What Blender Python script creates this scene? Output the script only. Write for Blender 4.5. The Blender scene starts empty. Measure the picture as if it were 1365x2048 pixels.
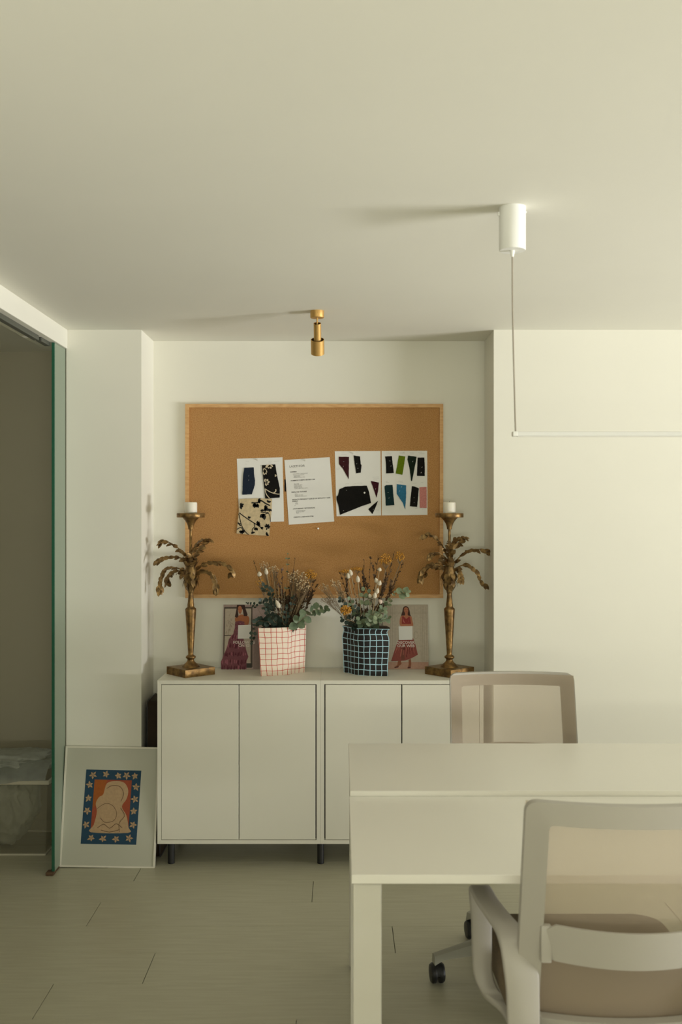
import bpy, bmesh, math, random
from mathutils import Vector, Matrix
R = random.Random(7)
SC = bpy.context.scene
COL = SC.collection
F = 1990.0; CX = 682.0; HY = 1030.0; CAMZ = 1.51
YW = 4.63            # niche back wall
YF = 4.347           # front face of the piers
ZC = 2.319           # ceiling
CT = 0.80            # cabinet top
def PX(px, Y): return (px - CX) / F * Y
def PZ(py, Y): return CAMZ - (py - HY) / F * Y
def P(px, py, Y): return Vector((PX(px, Y), Y, PZ(py, Y)))

# ------------------------------------------------------------------ materials
def lin(c):
    return tuple((v/255/12.92) if v/255 <= 0.04045 else ((v/255+0.055)/1.055)**2.4 for v in c)
def A(r, g, b, k=1.0):
    return tuple(min(0.95, v*k) for v in lin((r, g, b)))
def mat(name, col, rough=0.5, metal=0.0, var=0.0, vscale=20.0, bump=0.0, bscale=60.0, col2=None, spec=0.5, sub=0.0, stretch=None, coat=0.0):
    m = bpy.data.materials.new(name); m.use_nodes = True
    nt = m.node_tree; b = nt.nodes['Principled BSDF']
    b.inputs['Base Color'].default_value = (*col, 1)
    b.inputs['Roughness'].default_value = rough
    b.inputs['Metallic'].default_value = metal
    b.inputs['Specular IOR Level'].default_value = spec
    if coat: b.inputs['Coat Weight'].default_value = coat
    if sub:
        b.inputs['Subsurface Weight'].default_value = sub
        b.inputs['Subsurface Radius'].default_value = (0.02, 0.012, 0.006)
    tc = nt.nodes.new('ShaderNodeTexCoord')
    src = tc.outputs['Object']
    if stretch:
        mp = nt.nodes.new('ShaderNodeMapping'); mp.inputs['Scale'].default_value = stretch
        nt.links.new(src, mp.inputs['Vector']); src = mp.outputs['Vector']
    if var or col2:
        n = nt.nodes.new('ShaderNodeTexNoise'); n.inputs['Scale'].default_value = vscale
        n.inputs['Detail'].default_value = 5
        nt.links.new(src, n.inputs['Vector'])
        r = nt.nodes.new('ShaderNodeValToRGB')
        c2 = col2 if col2 else tuple(v*(1-var) for v in col)
        r.color_ramp.elements[0].color = (*c2, 1); r.color_ramp.elements[0].position = 0.36
        r.color_ramp.elements[1].color = (*col, 1); r.color_ramp.elements[1].position = 0.64
        nt.links.new(n.outputs['Fac'], r.inputs['Fac'])
        nt.links.new(r.outputs['Color'], b.inputs['Base Color'])
    if bump:
        n2 = nt.nodes.new('ShaderNodeTexNoise'); n2.inputs['Scale'].default_value = bscale
        n2.inputs['Detail'].default_value = 4
        nt.links.new(src, n2.inputs['Vector'])
        bp = nt.nodes.new('ShaderNodeBump'); bp.inputs['Strength'].default_value = bump
        bp.inputs['Distance'].default_value = 0.004
        nt.links.new(n2.outputs['Fac'], bp.inputs['Height'])
        nt.links.new(bp.outputs['Normal'], b.inputs['Normal'])
    return m
def sheer(name, col, trans, rough=0.6, translucent=0.4, weave=0.0):
    """woven mesh / thin film: part see-through, part diffuse, part translucent"""
    m = bpy.data.materials.new(name); m.use_nodes = True
    nt = m.node_tree; nt.nodes.clear()
    o = nt.nodes.new('ShaderNodeOutputMaterial')
    d = nt.nodes.new('ShaderNodeBsdfPrincipled'); d.inputs['Base Color'].default_value = (*col, 1); d.inputs['Roughness'].default_value = rough
    t = nt.nodes.new('ShaderNodeBsdfTranslucent'); t.inputs['Color'].default_value = (*col, 1)
    tr = nt.nodes.new('ShaderNodeBsdfTransparent'); tr.inputs['Color'].default_value = (1, 0.985, 0.95, 1)
    m1 = nt.nodes.new('ShaderNodeMixShader'); m1.inputs[0].default_value = translucent
    m2 = nt.nodes.new('ShaderNodeMixShader'); m2.inputs[0].default_value = trans
    nt.links.new(d.outputs[0], m1.inputs[1]); nt.links.new(t.outputs[0], m1.inputs[2])
    nt.links.new(m1.outputs[0], m2.inputs[1]); nt.links.new(tr.outputs[0], m2.inputs[2])
    nt.links.new(m2.outputs[0], o.inputs[0])
    if weave:
        tc = nt.nodes.new('ShaderNodeTexCoord'); n = nt.nodes.new('ShaderNodeTexNoise')
        n.inputs['Scale'].default_value = weave; n.inputs['Detail'].default_value = 3
        nt.links.new(tc.outputs['Object'], n.inputs['Vector'])
        mr = nt.nodes.new('ShaderNodeMapRange'); mr.inputs['To Min'].default_value = max(0, trans-0.25); mr.inputs['To Max'].default_value = min(1, trans+0.25)
        nt.links.new(n.outputs['Fac'], mr.inputs['Value']); nt.links.new(mr.outputs[0], m2.inputs[0])
    return m
def grid_mat(name, base, line, sp, w, jit):
    """hand-painted check on glazed ceramic, drawn along UV (metres)"""
    m = bpy.data.materials.new(name); m.use_nodes = True
    nt = m.node_tree; b = nt.nodes['Principled BSDF']; b.inputs['Roughness'].default_value = 0.55
    uv = nt.nodes.new('ShaderNodeUVMap')
    n = nt.nodes.new('ShaderNodeTexNoise'); n.inputs['Scale'].default_value = 14; n.inputs['Detail'].default_value = 1
    nt.links.new(uv.outputs[0], n.inputs['Vector'])
    sub = nt.nodes.new('ShaderNodeVectorMath'); sub.operation = 'SUBTRACT'; sub.inputs[1].default_value = (0.5, 0.5, 0.5)
    nt.links.new(n.outputs['Color'], sub.inputs[0])
    sc = nt.nodes.new('ShaderNodeVectorMath'); sc.operation = 'SCALE'; sc.inputs['Scale'].default_value = jit
    nt.links.new(sub.outputs[0], sc.inputs[0])
    ad = nt.nodes.new('ShaderNodeVectorMath'); ad.operation = 'ADD'
    nt.links.new(uv.outputs[0], ad.inputs[0]); nt.links.new(sc.outputs[0], ad.inputs[1])
    sp_ = nt.nodes.new('ShaderNodeSeparateXYZ'); nt.links.new(ad.outputs[0], sp_.inputs[0])
    outs = []
    for ax in (0, 1):
        d = nt.nodes.new('ShaderNodeMath'); d.operation = 'DIVIDE'; d.inputs[1].default_value = sp
        nt.links.new(sp_.outputs[ax], d.inputs[0])
        f = nt.nodes.new('ShaderNodeMath'); f.operation = 'FRACT'; nt.links.new(d.outputs[0], f.inputs[0])
        l = nt.nodes.new('ShaderNodeMath'); l.operation = 'LESS_THAN'; l.inputs[1].default_value = w
        nt.links.new(f.outputs[0], l.inputs[0]); outs.append(l)
    mx = nt.nodes.new('ShaderNodeMath'); mx.operation = 'MAXIMUM'
    nt.links.new(outs[0].outputs[0], mx.inputs[0]); nt.links.new(outs[1].outputs[0], mx.inputs[1])
    mix = nt.nodes.new('ShaderNodeMix'); mix.data_type = 'RGBA'
    mix.inputs[6].default_value = (*base, 1); mix.inputs[7].default_value = (*line, 1)
    nt.links.new(mx.outputs[0], mix.inputs[0]); nt.links.new(mix.outputs[2], b.inputs['Base Color'])
    return m

WALL = (0.81, 0.795, 0.70)
M = {}
M['wall'] = mat('wall_paint', WALL, 0.75, var=0.02, vscale=2, bump=0.03, bscale=90, spec=0.25)
M['sidewall_dimmed'] = mat('side_room_dimmed_paint', (0.50, 0.47, 0.36), 0.8, var=0.03, vscale=2)  # wall colour darkened so the side room reads as unlit
M['ceil'] = mat('ceiling_paint', (0.80, 0.785, 0.70), 0.85, var=0.02, vscale=1.5, spec=0.2)
M['floor'] = mat('floor_board', A(206, 203, 178, .80), 0.36, col2=A(200, 196, 170, .78), vscale=5, bump=0.10, bscale=30, stretch=(1.2, 14, 4), spec=0.45)
M['floorgap'] = mat('floor_joint', (0.10, 0.09, 0.07), 0.9)
M['cab'] = mat('cabinet_foil', (0.80, 0.78, 0.67), 0.45, var=0.015, vscale=3, spec=0.4)
M['gap'] = mat('cabinet_inside', (0.03, 0.028, 0.02), 0.9)
M['blk'] = mat('black_metal', (0.018, 0.018, 0.018), 0.45)
M['desk'] = mat('desk_laminate', (0.84, 0.82, 0.74), 0.38, var=0.015, vscale=3, spec=0.45)
M['deskleg'] = mat('desk_powder_coat', (0.66, 0.64, 0.56), 0.45, var=0.01, vscale=9)
M['cork'] = mat('cork', A(190, 145, 94, 1.02), 0.9, col2=A(168, 122, 72, 1.0), vscale=240, bump=0.25, bscale=260, spec=0.15)
M['pine'] = mat('pine_frame', A(216, 172, 116, 1.0), 0.55, col2=A(200, 152, 96), vscale=12, stretch=(2, 2, 9))
M['paper'] = mat('white_paper', (0.80, 0.79, 0.75), 0.8, var=0.02, vscale=10)
M['ink'] = mat('printed_ink', (0.12, 0.11, 0.10), 0.8)
M['pencil'] = mat('pencil_grey', (0.42, 0.41, 0.38), 0.8)
M['brass'] = mat('antique_brass', (0.33, 0.195, 0.065), 0.42, 0.75, col2=(0.13, 0.075, 0.028), vscale=38, bump=0.25, bscale=110)
M['leafmetal'] = mat('tarnished_leaf', (0.32, 0.20, 0.075), 0.40, 0.7, col2=(0.12, 0.072, 0.03), vscale=55, bump=0.2, bscale=140)
M['gold'] = mat('brushed_gold', (0.62, 0.39, 0.135), 0.55, 0.8, var=0.06, vscale=40)
M['golddark'] = mat('gold_inside', (0.10, 0.06, 0.02), 0.6, 0.5)
M['wax'] = mat('candle_wax', (0.83, 0.79, 0.68), 0.5, sub=0.25, var=0.02, vscale=20)
M['plastic'] = mat('white_lamp_plastic', (0.86, 0.86, 0.82), 0.4)
M['cord'] = mat('grey_cord', (0.36, 0.32, 0.26), 0.7)
M['bar'] = mat('lamp_bar_metal', (0.78, 0.78, 0.75), 0.4)
M['diff'] = mat('lamp_diffuser', (0.80, 0.79, 0.74), 0.5)
M['chair'] = mat('chair_plastic', (0.46, 0.435, 0.385), 0.45, var=0.03, vscale=5)
M['base'] = mat('chair_base_plastic', (0.36, 0.355, 0.29), 0.5, var=0.04, vscale=8)
M['mesh'] = sheer('chair_mesh', (0.60, 0.495, 0.38), 0.45, 0.7, 0.35)
M['seat'] = mat('chair_seat_fabric', (0.20, 0.15, 0.095), 0.9, var=0.15, vscale=160, bump=0.2, bscale=300)
M['rub'] = mat('black_castor', (0.012, 0.012, 0.012), 0.45)
M['pot1'] = grid_mat('cream_red_check', (0.86, 0.73, 0.60), A(206, 60, 26, .85), 0.0245, 0.095, 0.014)
M['pot2'] = grid_mat('black_blue_check', (0.009, 0.008, 0.010), A(176, 214, 230, 1.1), 0.0262, 0.125, 0.010)
M['potin'] = mat('pot_inside', (0.10, 0.08, 0.06), 0.8)
M['euc'] = mat('eucalyptus_leaf', (0.16, 0.21, 0.115), 0.55, col2=(0.095, 0.14, 0.08), vscale=60)
M['eucdark'] = mat('eucalyptus_dark', (0.036, 0.062, 0.045), 0.5, col2=(0.016, 0.030, 0.022), vscale=50)
M['eucpale'] = mat('eucalyptus_pale', (0.26, 0.31, 0.19), 0.6, col2=(0.17, 0.22, 0.12), vscale=60)
M['stem'] = mat('dry_stem', (0.30, 0.21, 0.115), 0.8, var=0.3, vscale=60)
M['straw'] = mat('straw_stem', (0.46, 0.36, 0.21), 0.8, var=0.2, vscale=60)
M['twig'] = mat('brown_twig', (0.055, 0.030, 0.014), 0.8, col2=(0.10, 0.055, 0.022), vscale=90)
M['mauve'] = mat('faded_mauve', (0.25, 0.16, 0.13), 0.85, col2=(0.15, 0.09, 0.07), vscale=80)
M['yar'] = mat('ochre_flower', (0.72, 0.36, 0.045), 0.85, col2=(0.40, 0.18, 0.025), vscale=120)
M['gyp'] = mat('tiny_white_blossom', (0.66, 0.49, 0.28), 0.8, var=0.3, vscale=90)
M['bun'] = mat('bunny_tail', (0.76, 0.68, 0.53), 0.95, var=0.12, vscale=180, bump=0.5, bscale=400)
M['bunpink'] = mat('pinkish_tail', (0.70, 0.55, 0.45), 0.95, var=0.12, vscale=180, bump=0.5, bscale=400)
M['dark'] = mat('dark_brown_leather', (0.028, 0.017, 0.008), 0.65, spec=0.2, var=0.25, vscale=20, bump=0.1, bscale=150)
M['frame'] = mat('white_frame', (0.76, 0.73, 0.62), 0.4)
M['mount'] = mat('mount_board', (0.53, 0.53, 0.435), 0.3, spec=0.6, coat=0.3)
M['steel'] = mat('staple_steel', (0.75, 0.75, 0.74), 0.3, 0.6)
M['rail'] = mat('aluminium_rail', (0.10, 0.105, 0.085), 0.45, 0.3)
M['brownfoot'] = mat('brown_floor_guide', (0.10, 0.055, 0.025), 0.7)
M['edge'] = mat('green_glass_edge', (0.02, 0.115, 0.065), 0.25)
M['glass'] = sheer('green_tinted_glass', (0.42, 0.50, 0.39), 0.12, 0.08, 0.3)  # green tint; the pale diffuse share stands in for the room's reflection
M['crate'] = sheer('clouded_plastic', (0.60, 0.58, 0.47), 0.68, 0.35, 0.3)
M['craterim'] = mat('crate_rim', (0.62, 0.59, 0.47), 0.45)
M['bag'] = sheer('plastic_film', (0.72, 0.75, 0.68), 0.15, 0.3, 0.4, 22)
M['bagblue'] = sheer('blue_plastic_film', (0.50, 0.53, 0.50), 0.3, 0.3, 0.4, 14)
M['winframe'] = mat('window_frame_paint', (0.75, 0.73, 0.66), 0.5)
def flat(name, c, k=0.95, rough=0.8): 
    m = mat(name, A(*c, k), rough, var=0.10, vscale=90); return m

# ------------------------------------------------------------------ mesh helpers
def fin(name, bm, m, parent=None, loc=None, smooth=35, rot=None):
    bmesh.ops.recalc_face_normals(bm, faces=bm.faces)
    me = bpy.data.meshes.new(name); bm.to_mesh(me); bm.free()
    for mm in (m if isinstance(m, (list, tuple)) else [m]): me.materials.append(mm)
    if smooth:
        for p in me.polygons: p.use_smooth = True
        me.set_sharp_from_angle(angle=math.radians(smooth))
    o = bpy.data.objects.new(name, me); COL.objects.link(o)
    if parent: o.parent = parent
    if loc is not None: o.location = loc
    if rot is not None: o.rotation_euler = rot
    return o
def tag(o, label=None, cat=None, group=None, kind=None):
    if label: o['label'] = label
    if cat: o['category'] = cat
    if group: o['group'] = group
    if kind: o['kind'] = kind
    return o
def empty(name, loc, label=None, cat=None, group=None, rz=0):
    o = bpy.data.objects.new(name, None); COL.objects.link(o); o.location = loc
    o.rotation_euler = (0, 0, rz); o.empty_display_size = 0.05
    return tag(o, label, cat, group)
def setting(name, bm, m, parent=None, smooth=0):
    return tag(fin(name, bm, m, parent, smooth=smooth), kind='structure')
def B(): return bmesh.new()
def box(bm, x0, x1, y0, y1, z0, z1, bev=0.0, mi=0, seg=2):
    vs = [bm.verts.new((x, y, z)) for x in (x0, x1) for y in (y0, y1) for z in (z0, z1)]
    idx = [(0, 1, 3, 2), (4, 6, 7, 5), (0, 4, 5, 1), (2, 3, 7, 6), (0, 2, 6, 4), (1, 5, 7, 3)]
    fs = [bm.faces.new([vs[i] for i in q]) for q in idx]
    for f in fs: f.material_index = mi
    if bev:
        es = list({e for f in fs for e in f.edges})
        r = bmesh.ops.bevel(bm, geom=es, offset=bev, segments=seg, profile=0.5, affect='EDGES')
        for f in r['faces']: f.material_index = mi
    return vs
def lathe(bm, prof, n=32, c=(0, 0, 0), rot=None, cap=True, mi=0):
    rings = []
    for r, z in prof:
        ring = []
        for i in range(n):
            a = 2*math.pi*i/n; v = Vector((r*math.cos(a), r*math.sin(a), z))
            if rot: v = rot @ v
            ring.append(bm.verts.new(v + Vector(c)))
        rings.append(ring)
    for a, b in zip(rings, rings[1:]):
        for i in range(n):
            bm.faces.new((a[i], a[(i+1) % n], b[(i+1) % n], b[i])).material_index = mi
    if cap:
        for ring in (rings[0], rings[-1]):
            try: bm.faces.new(ring).material_index = mi
            except ValueError: pass
def tube(bm, pts, rad, n=6, mi=0, flatten=1.0):
    pts = [Vector(p) for p in pts]; rings = []
    up = Vector((0.13, 0.27, 0.95)).normalized()
    for i, p in enumerate(pts):
        t = (pts[min(i+1, len(pts)-1)] - pts[max(i-1, 0)])
        if t.length < 1e-9: t = Vector((0, 0, 1))
        t.normalize()
        a = t.cross(up)
        if a.length < 1e-3: a = t.cross(Vector((1, 0, 0)))
        a.normalize(); b = t.cross(a)
        r = rad[i] if isinstance(rad, (list, tuple)) else rad
        rings.append([bm.verts.new(p + a*r*math.cos(2*math.pi*k/n) + b*r*flatten*math.sin(2*math.pi*k/n)) for k in range(n)])
    for a, b in zip(rings, rings[1:]):
        for i in range(n): bm.faces.new((a[i], a[(i+1) % n], b[(i+1) % n], b[i])).material_index = mi
    bm.faces.new(rings[0]).material_index = mi; bm.faces.new(rings[-1]).material_index = mi
def cr(pts, k=6, closed=False):
    """Catmull-Rom resampling"""
    pts = [Vector(p) for p in pts]; out = []; n = len(pts)
    rng = range(n if closed else n-1)
    for i in rng:
        if closed: p0, p1, p2, p3 = pts[i-1], pts[i], pts[(i+1) % n], pts[(i+2) % n]
        else: p0, p1, p2, p3 = pts[max(i-1, 0)], pts[i], pts[i+1], pts[min(i+2, n-1)]
        for j in range(k):
            t = j/k
            out.append(0.5*((2*p1) + (p2-p0)*t + (2*p0-5*p1+4*p2-p3)*t*t + (3*p1-p0-3*p2+p3)*t**3))
    if not closed: out.append(pts[-1])
    return out
def prism(bm, poly, y0, y1, mi=0):
    """polygon given as (x,z), extruded along y"""
    a = [bm.verts.new((x, y0, z)) for x, z in poly]; b = [bm.verts.new((x, y1, z)) for x, z in poly]
    bm.faces.new(a).material_index = mi; bm.faces.new(b[::-1]).material_index = mi
    n = len(poly)
    for i in range(n): bm.faces.new((a[i], a[(i+1) % n], b[(i+1) % n], b[i])).material_index = mi
def ball(bm, c, r, sub=1, sc=(1, 1, 1), rot=None, mi=0):
    m = Matrix.Translation(c) @ (rot.to_4x4() if rot else Matrix()) @ Matrix.Diagonal((*sc, 1))
    r_ = bmesh.ops.create_icosphere(bm, subdivisions=sub, radius=r, matrix=m)
    if mi:
        for v in r_['verts']:
            for f in v.link_faces: f.material_index = mi
def leaf(bm, p, d, nrm, L, W, fold=0.25, curl=0.2, seg=5, round_=False):
    d = Vector(d).normalized(); nrm = Vector(nrm); nrm = nrm - d*nrm.dot(d)
    if nrm.length < 1e-4: nrm = d.orthogonal()
    nrm.normalize(); s = d.cross(nrm); rows = []
    for i in range(seg+1):
        t = i/seg
        w = W*0.5*((math.sin(math.pi*min(1, t*0.96+0.04))**(0.55 if round_ else 0.8)))
        if not round_: w *= (1.15-0.35*t)
        c = Vector(p) + d*L*t - nrm*curl*L*t*t
        rows.append((bm.verts.new(c + s*w + nrm*fold*w), bm.verts.new(c), bm.verts.new(c - s*w + nrm*fold*w)))
    for a, b in zip(rows, rows[1:]):
        bm.faces.new((a[0], a[1], b[1], b[0])); bm.faces.new((a[1], a[2], b[2], b[1]))
def text_mesh(name, txt, size, m, parent, loc, align='LEFT', bold=0.0, rot=(math.pi/2, 0, 0)):
    c = bpy.data.curves.new(name, 'FONT'); c.body = txt; c.size = size; c.align_x = align
    c.offset = bold; c.resolution_u = 2; c.extrude = 0.00012
    t = bpy.data.objects.new(name+'_tmp', c); COL.objects.link(t)
    dg = bpy.context.evaluated_depsgraph_get(); dg.update()
    me = bpy.data.meshes.new_from_object(t.evaluated_get(dg)); me.name = name
    bpy.data.objects.remove(t); bpy.data.curves.remove(c)
    me.materials.clear(); me.materials.append(m)
    o = bpy.data.objects.new(name, me); COL.objects.link(o); o.parent = parent
    o.location = loc; o.rotation_euler = rot
    return o
def join_text(name, items, m, parent):
    """several lines of lettering merged in one mesh; items = (txt,size,(x,y,z),align,bold,rotz)"""
    bm = B()
    for txt, size, loc, al, bold in items:
        o = text_mesh('t', txt, size, m, None, (0, 0, 0), al, bold)
        me = o.data; me.transform(Matrix.Translation(loc) @ Matrix.Rotation(math.pi/2, 4, 'X'))
        bm.from_mesh(me); bpy.data.objects.remove(o); bpy.data.meshes.remove(me)
    return fin(name, bm, m, parent, smooth=0)

# ------------------------------------------------------------------ room shell
XR = 6.5; YB = -2.2
# floor: boards laid along x with real joints
bm = B()
box(bm, -3.4, XR+.1, YB-.1, 5.2, -0.06, -0.004, mi=1)
PW = 0.225; y = 4.105
rows = []
k0 = int((5.0-4.105)/PW)+1
seam = {0: -0.1126, 1: -0.936, 2: 0.1886, 3: -0.64}
for r in range(-k0, 29):
    y1 = 4.105 - r*PW; y0 = y1 - PW
    sx = seam.get(r, R.uniform(-1, 1)); LEN = 2.2
    x = sx - LEN*3
    while x < XR:
        a, b = max(x, -3.3), min(x+LEN, XR)
        if b-a > 0.01 and y1 > YB:
            box(bm, a+.0011, b-.0011, y0+.0004, y1-.0004, -0.02, 0.0, 0.0006, seg=1)
        x += LEN
setting('floor', bm, [M['floor'], M['floorgap']])
bm = B(); box(bm, -3.4, XR+.1, YB-.1, 5.2, ZC, ZC+.12); setting('ceiling', bm, M['ceil'])
XN0, XN1 = -0.872, 0.669
bm = B(); box(bm, XN0, XN1, YW, 5.0, 0, ZC); setting('wall_back', bm, M['wall'])
bm = B(); box(bm, -1.2, XN0, YF, 5.0, 0, ZC); setting('wall_back_left', bm, M['wall'])
bm = B(); box(bm, XN1, XR, YF, 5.0, 0, ZC); setting('wall_back_right', bm, M['wall'])
V0, V1, VZ0, VZ1 = -1.1, 1.7, .85, 2.05  # opening added behind the camera to let the fill lamps in
bm = B()
box(bm, -3.3, V0, YB-.12, YB, 0, ZC); box(bm, V1, XR, YB-.12, YB, 0, ZC); box(bm, V0, V1, YB-.12, YB, 0, VZ0); box(bm, V0, V1, YB-.12, YB, VZ1, ZC)
setting('wall_front', bm, M['wall'])
bm = B()
for a, b in ((V0, V0+.05), (V1-.05, V1), ((V0+V1)/2-.025, (V0+V1)/2+.025)): box(bm, a, b, YB-.09, YB-.04, VZ0, VZ1, .004)
box(bm, V0, V1, YB-.09, YB-.04, VZ0, VZ0+.05, .004); box(bm, V0, V1, YB-.09, YB-.04, VZ1-.05, VZ1, .004)
setting('fill_window', bm, M['winframe'])  # unseen window, added only to go with the front fill
# right wall with a window opening
W0, W1, WZ0, WZ1 = -0.50, 2.70, 0.06, 2.12
bm = B()
box(bm, XR, XR+.2, YB-.12, W0, 0, ZC); box(bm, XR, XR+.2, W1, 5.0, 0, ZC)
box(bm, XR, XR+.2, W0, W1, 0, WZ0); box(bm, XR, XR+.2, W0, W1, WZ1, ZC)
setting('wall_right', bm, M['wall'])
bm = B()
for a, b in ((W0, W0+.05), (W1-.05, W1), ((W0+W1)/2-.025, (W0+W1)/2+.025)): box(bm, XR+.06, XR+.12, a, b, WZ0, WZ1, .004)
box(bm, XR+.06, XR+.12, W0, W1, WZ0, WZ0+.05, .004); box(bm, XR+.06, XR+.12, W0, W1, WZ1-.05, WZ1, .004)
setting('window_1', bm, M['winframe'])
# left partition: header over a glass sliding door, solid further towards the camera
bm = B(); box(bm, -1.3, -1.2, YB, 1.5, 0, ZC); setting('wall_left', bm, M['wall'])
bm = B(); box(bm, -1.30, -1.194, 1.5, YF-.001, 2.236, ZC, .002); setting('trim_1', bm, M['wall'])
# side room
bm = B(); box(bm, -3.4, -1.33, 4.92, 5.0, 0, ZC); setting('wall_side_room_back', bm, M['sidewall_dimmed'])
bm = B(); box(bm, -3.4, -3.3, YB, 5.0, 0, ZC); setting('wall_side_room_left', bm, M['sidewall_dimmed'])
bm = B(); box(bm, -3.3, -1.3, 2.2, 2.3, 0, ZC); setting('wall_side_room_front', bm, M['sidewall_dimmed'])
# door: glass leaf parked at the end of its track
d = empty('door_1', (-1.208, 4.18, 0)); d['kind'] = 'structure'
bm = B(); box(bm, -.005, .005, .004, .166, .012, 2.234); tag(fin('glass_pane', bm, M['glass'], d, smooth=0), 'green tinted glass pane, pale reflection painted in')
bm = B(); box(bm, -.0065, .0055, -.004, .004, .012, 2.234, .001); tag(fin('glass_edge', bm, M['edge'], d, smooth=0), 'dark green polished glass edge')
bm = B()
box(bm, -.035, -.012, -2.6, -.16, 2.215, 2.2355, .002); box(bm, -.035, -.012, -.125, -.006, 2.218, 2.2355, .002)
tag(fin('door_track', bm, M['rail'], d, smooth=0), 'dark metal track under the header')
bm = B(); box(bm, -.028, .006, -.02, .02, .0005, .014, .003); box(bm, -.02, .004, .02, .15, .0005, .009, .002)
tag(fin('floor_guide', bm, M['brownfoot'], d, smooth=0), 'small brown floor guide at the foot of the glass')

# ------------------------------------------------------------------ cabinets
def cabinet(x0, label, gaps):
    x1 = x0+.7; yf = 4.27; yb = 4.62; z0, z1 = .0985, CT; t = .0165
    c = empty('cabinet', ((x0+x1)/2, (yf+yb)/2, 0), label, 'cabinet')
    ox, oy = (x0+x1)/2, (yf+yb)/2
    w = .35; dpt = .175; bm = B()
    def mitre(pts):   # a frame board as a quad prism
        prism(bm, pts, -dpt, dpt)
    mitre([(-w, z1), (w, z1), (w-t, z1-t), (-w+t, z1-t)])
    mitre([(-w, z0), (-w+t, z0+t), (w-t, z0+t), (w, z0)])
    e = .0003
    mitre([(-w, z0+e), (-w, z1-e), (-w+t, z1-t-e), (-w+t, z0+t+e)])
    mitre([(w, z0+e), (w-t, z0+t+e), (w-t, z1-t-e), (w, z1-e)])
    bmesh.ops.remove_doubles(bm, verts=bm.verts, dist=1e-5)
    fin('body', bm, M['cab'], c, smooth=0)
    bm = B(); box(bm, -w+t, w-t, -dpt+.024, dpt, z0+t, z1-t); tag(fin('interior', bm, M['gap'], c, smooth=0), 'dark interior seen in the door gaps')
    xs = gaps
    for a, b in xs:
        bm = B(); box(bm, a, b, -dpt+.0005, -dpt+.018, z0+t+.0016, z1-t-.003, .0008, seg=1)
        fin('door', bm, M['cab'], c, smooth=0)
    return c, ox, oy
def leg_at(c, x, y):
    bm = B(); lathe(bm, [(.0125, 0.0), (.0145, .001), (.0145, .0985)], 20, (x, y, 0)); fin('leg', bm, M['blk'], c)
c1, ox, oy = cabinet(-.7875, 'white two-door cabinet under the pink checked vase, standing on black legs', [(-.3320, -.0016), (.0016, .3286)])
for lx in (-.7875+.052-ox, .350): 
    leg_at(c1, lx, -.130)
    leg_at(c1, lx, .130)
c2, ox2, oy2 = cabinet(-.0870, 'white two-door cabinet under the blue checked vase, partly behind the desk', [(-.3290, -.0034), (.0014, .3320)])
leg_at(c2, .298, -.130); leg_at(c2, .298, .130)

# ------------------------------------------------------------------ cork board and what is pinned to it
bx0, bx1, bz0, bz1 = -.7204, .4750, 1.1255, 2.0243
brd = empty('cork_board', ((bx0+bx1)/2, YW-.01, (bz0+bz1)/2), 'large cork notice board with a pale wood frame on the niche wall', 'notice board')
w, h = (bx1-bx0)/2, (bz1-bz0)/2; t = .0165
bm = B(); box(bm, -w+t, w-t, -.004, .009, -h+t, h-t); fin('cork_panel', bm, M['cork'], brd, smooth=0)
bm = B()
for q in ([(-w, h), (w, h), (w-t, h-t), (-w+t, h-t)], [(-w, -h), (-w+t, -h+t), (w-t, -h+t), (w, -h)], [(-w, -h), (-w, h), (-w+t, h-t), (-w+t, -h+t)], [(w, -h), (w-t, -h+t), (w-t, h-t), (w, h)]):
    prism(bm, q, -.013, .0095)
tag(fin('frame', bm, M['pine'], brd, smooth=0), 'pale pine frame')
YC = YW-.0142      # cork surface
SS = F/YC
def bw(px, py): return ((px-CX)/SS, CAMZ-(py-HY)/SS)
def c34(cx, cy): return bw(660+cx/6.205, 890+cy/6.205)
def c12(cx, cy): return bw(460+cx/6.205, 900+cy/6.205)
def sheet(poly, label, name='paper_sheet', marks=None, lift=0.0):
    pts = [bw(*p) for p in poly]; cx = sum(p[0] for p in pts)/len(pts); cz = sum(p[1] for p in pts)/len(pts)
    bm = B(); prism(bm, [(x-cx, z-cz) for x, z in pts], -.0006, 0)
    s = tag(fin(name, bm, M['paper'], None, (cx, YC-lift, cz), smooth=0), label, 'paper', 'paper sheets pinned to the cork board')
    return s, cx, cz
def scribble(parent, cx, cz, items, f, y=-.0009):
    for (x, yy, wd) in items:
        bm = B(); n = max(5, int(wd/4)); pts = []
        for i in range(n+1):
            px, pz = f(x+wd*i/n, yy + R.uniform(-3.2, 3.2) - i*0.15)
            pts.append((px-cx, y, pz-cz))
        tube(bm, pts, .00032, 4); fin('handwriting', bm, M['pencil'], parent, smooth=0)
s1, a, b = sheet([(474, 917.5), (565.5, 914.5), (568.5, 1043), (479, 1045)], 'white sheet under the blue and floral fabric swatches, leftmost on the cork board')
scribble(s1, a, b, [(195, 140, 45), (480, 140, 45), (480, 160, 40), (545, 140, 70), (190, 175, 30)], c12)
s2, a, b = sheet([(569.3, 920), (660, 914.3), (669, 1043), (578, 1049.5)], 'tilted white sheet printed with a list, second from left on the cork board', lift=.0008)
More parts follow.
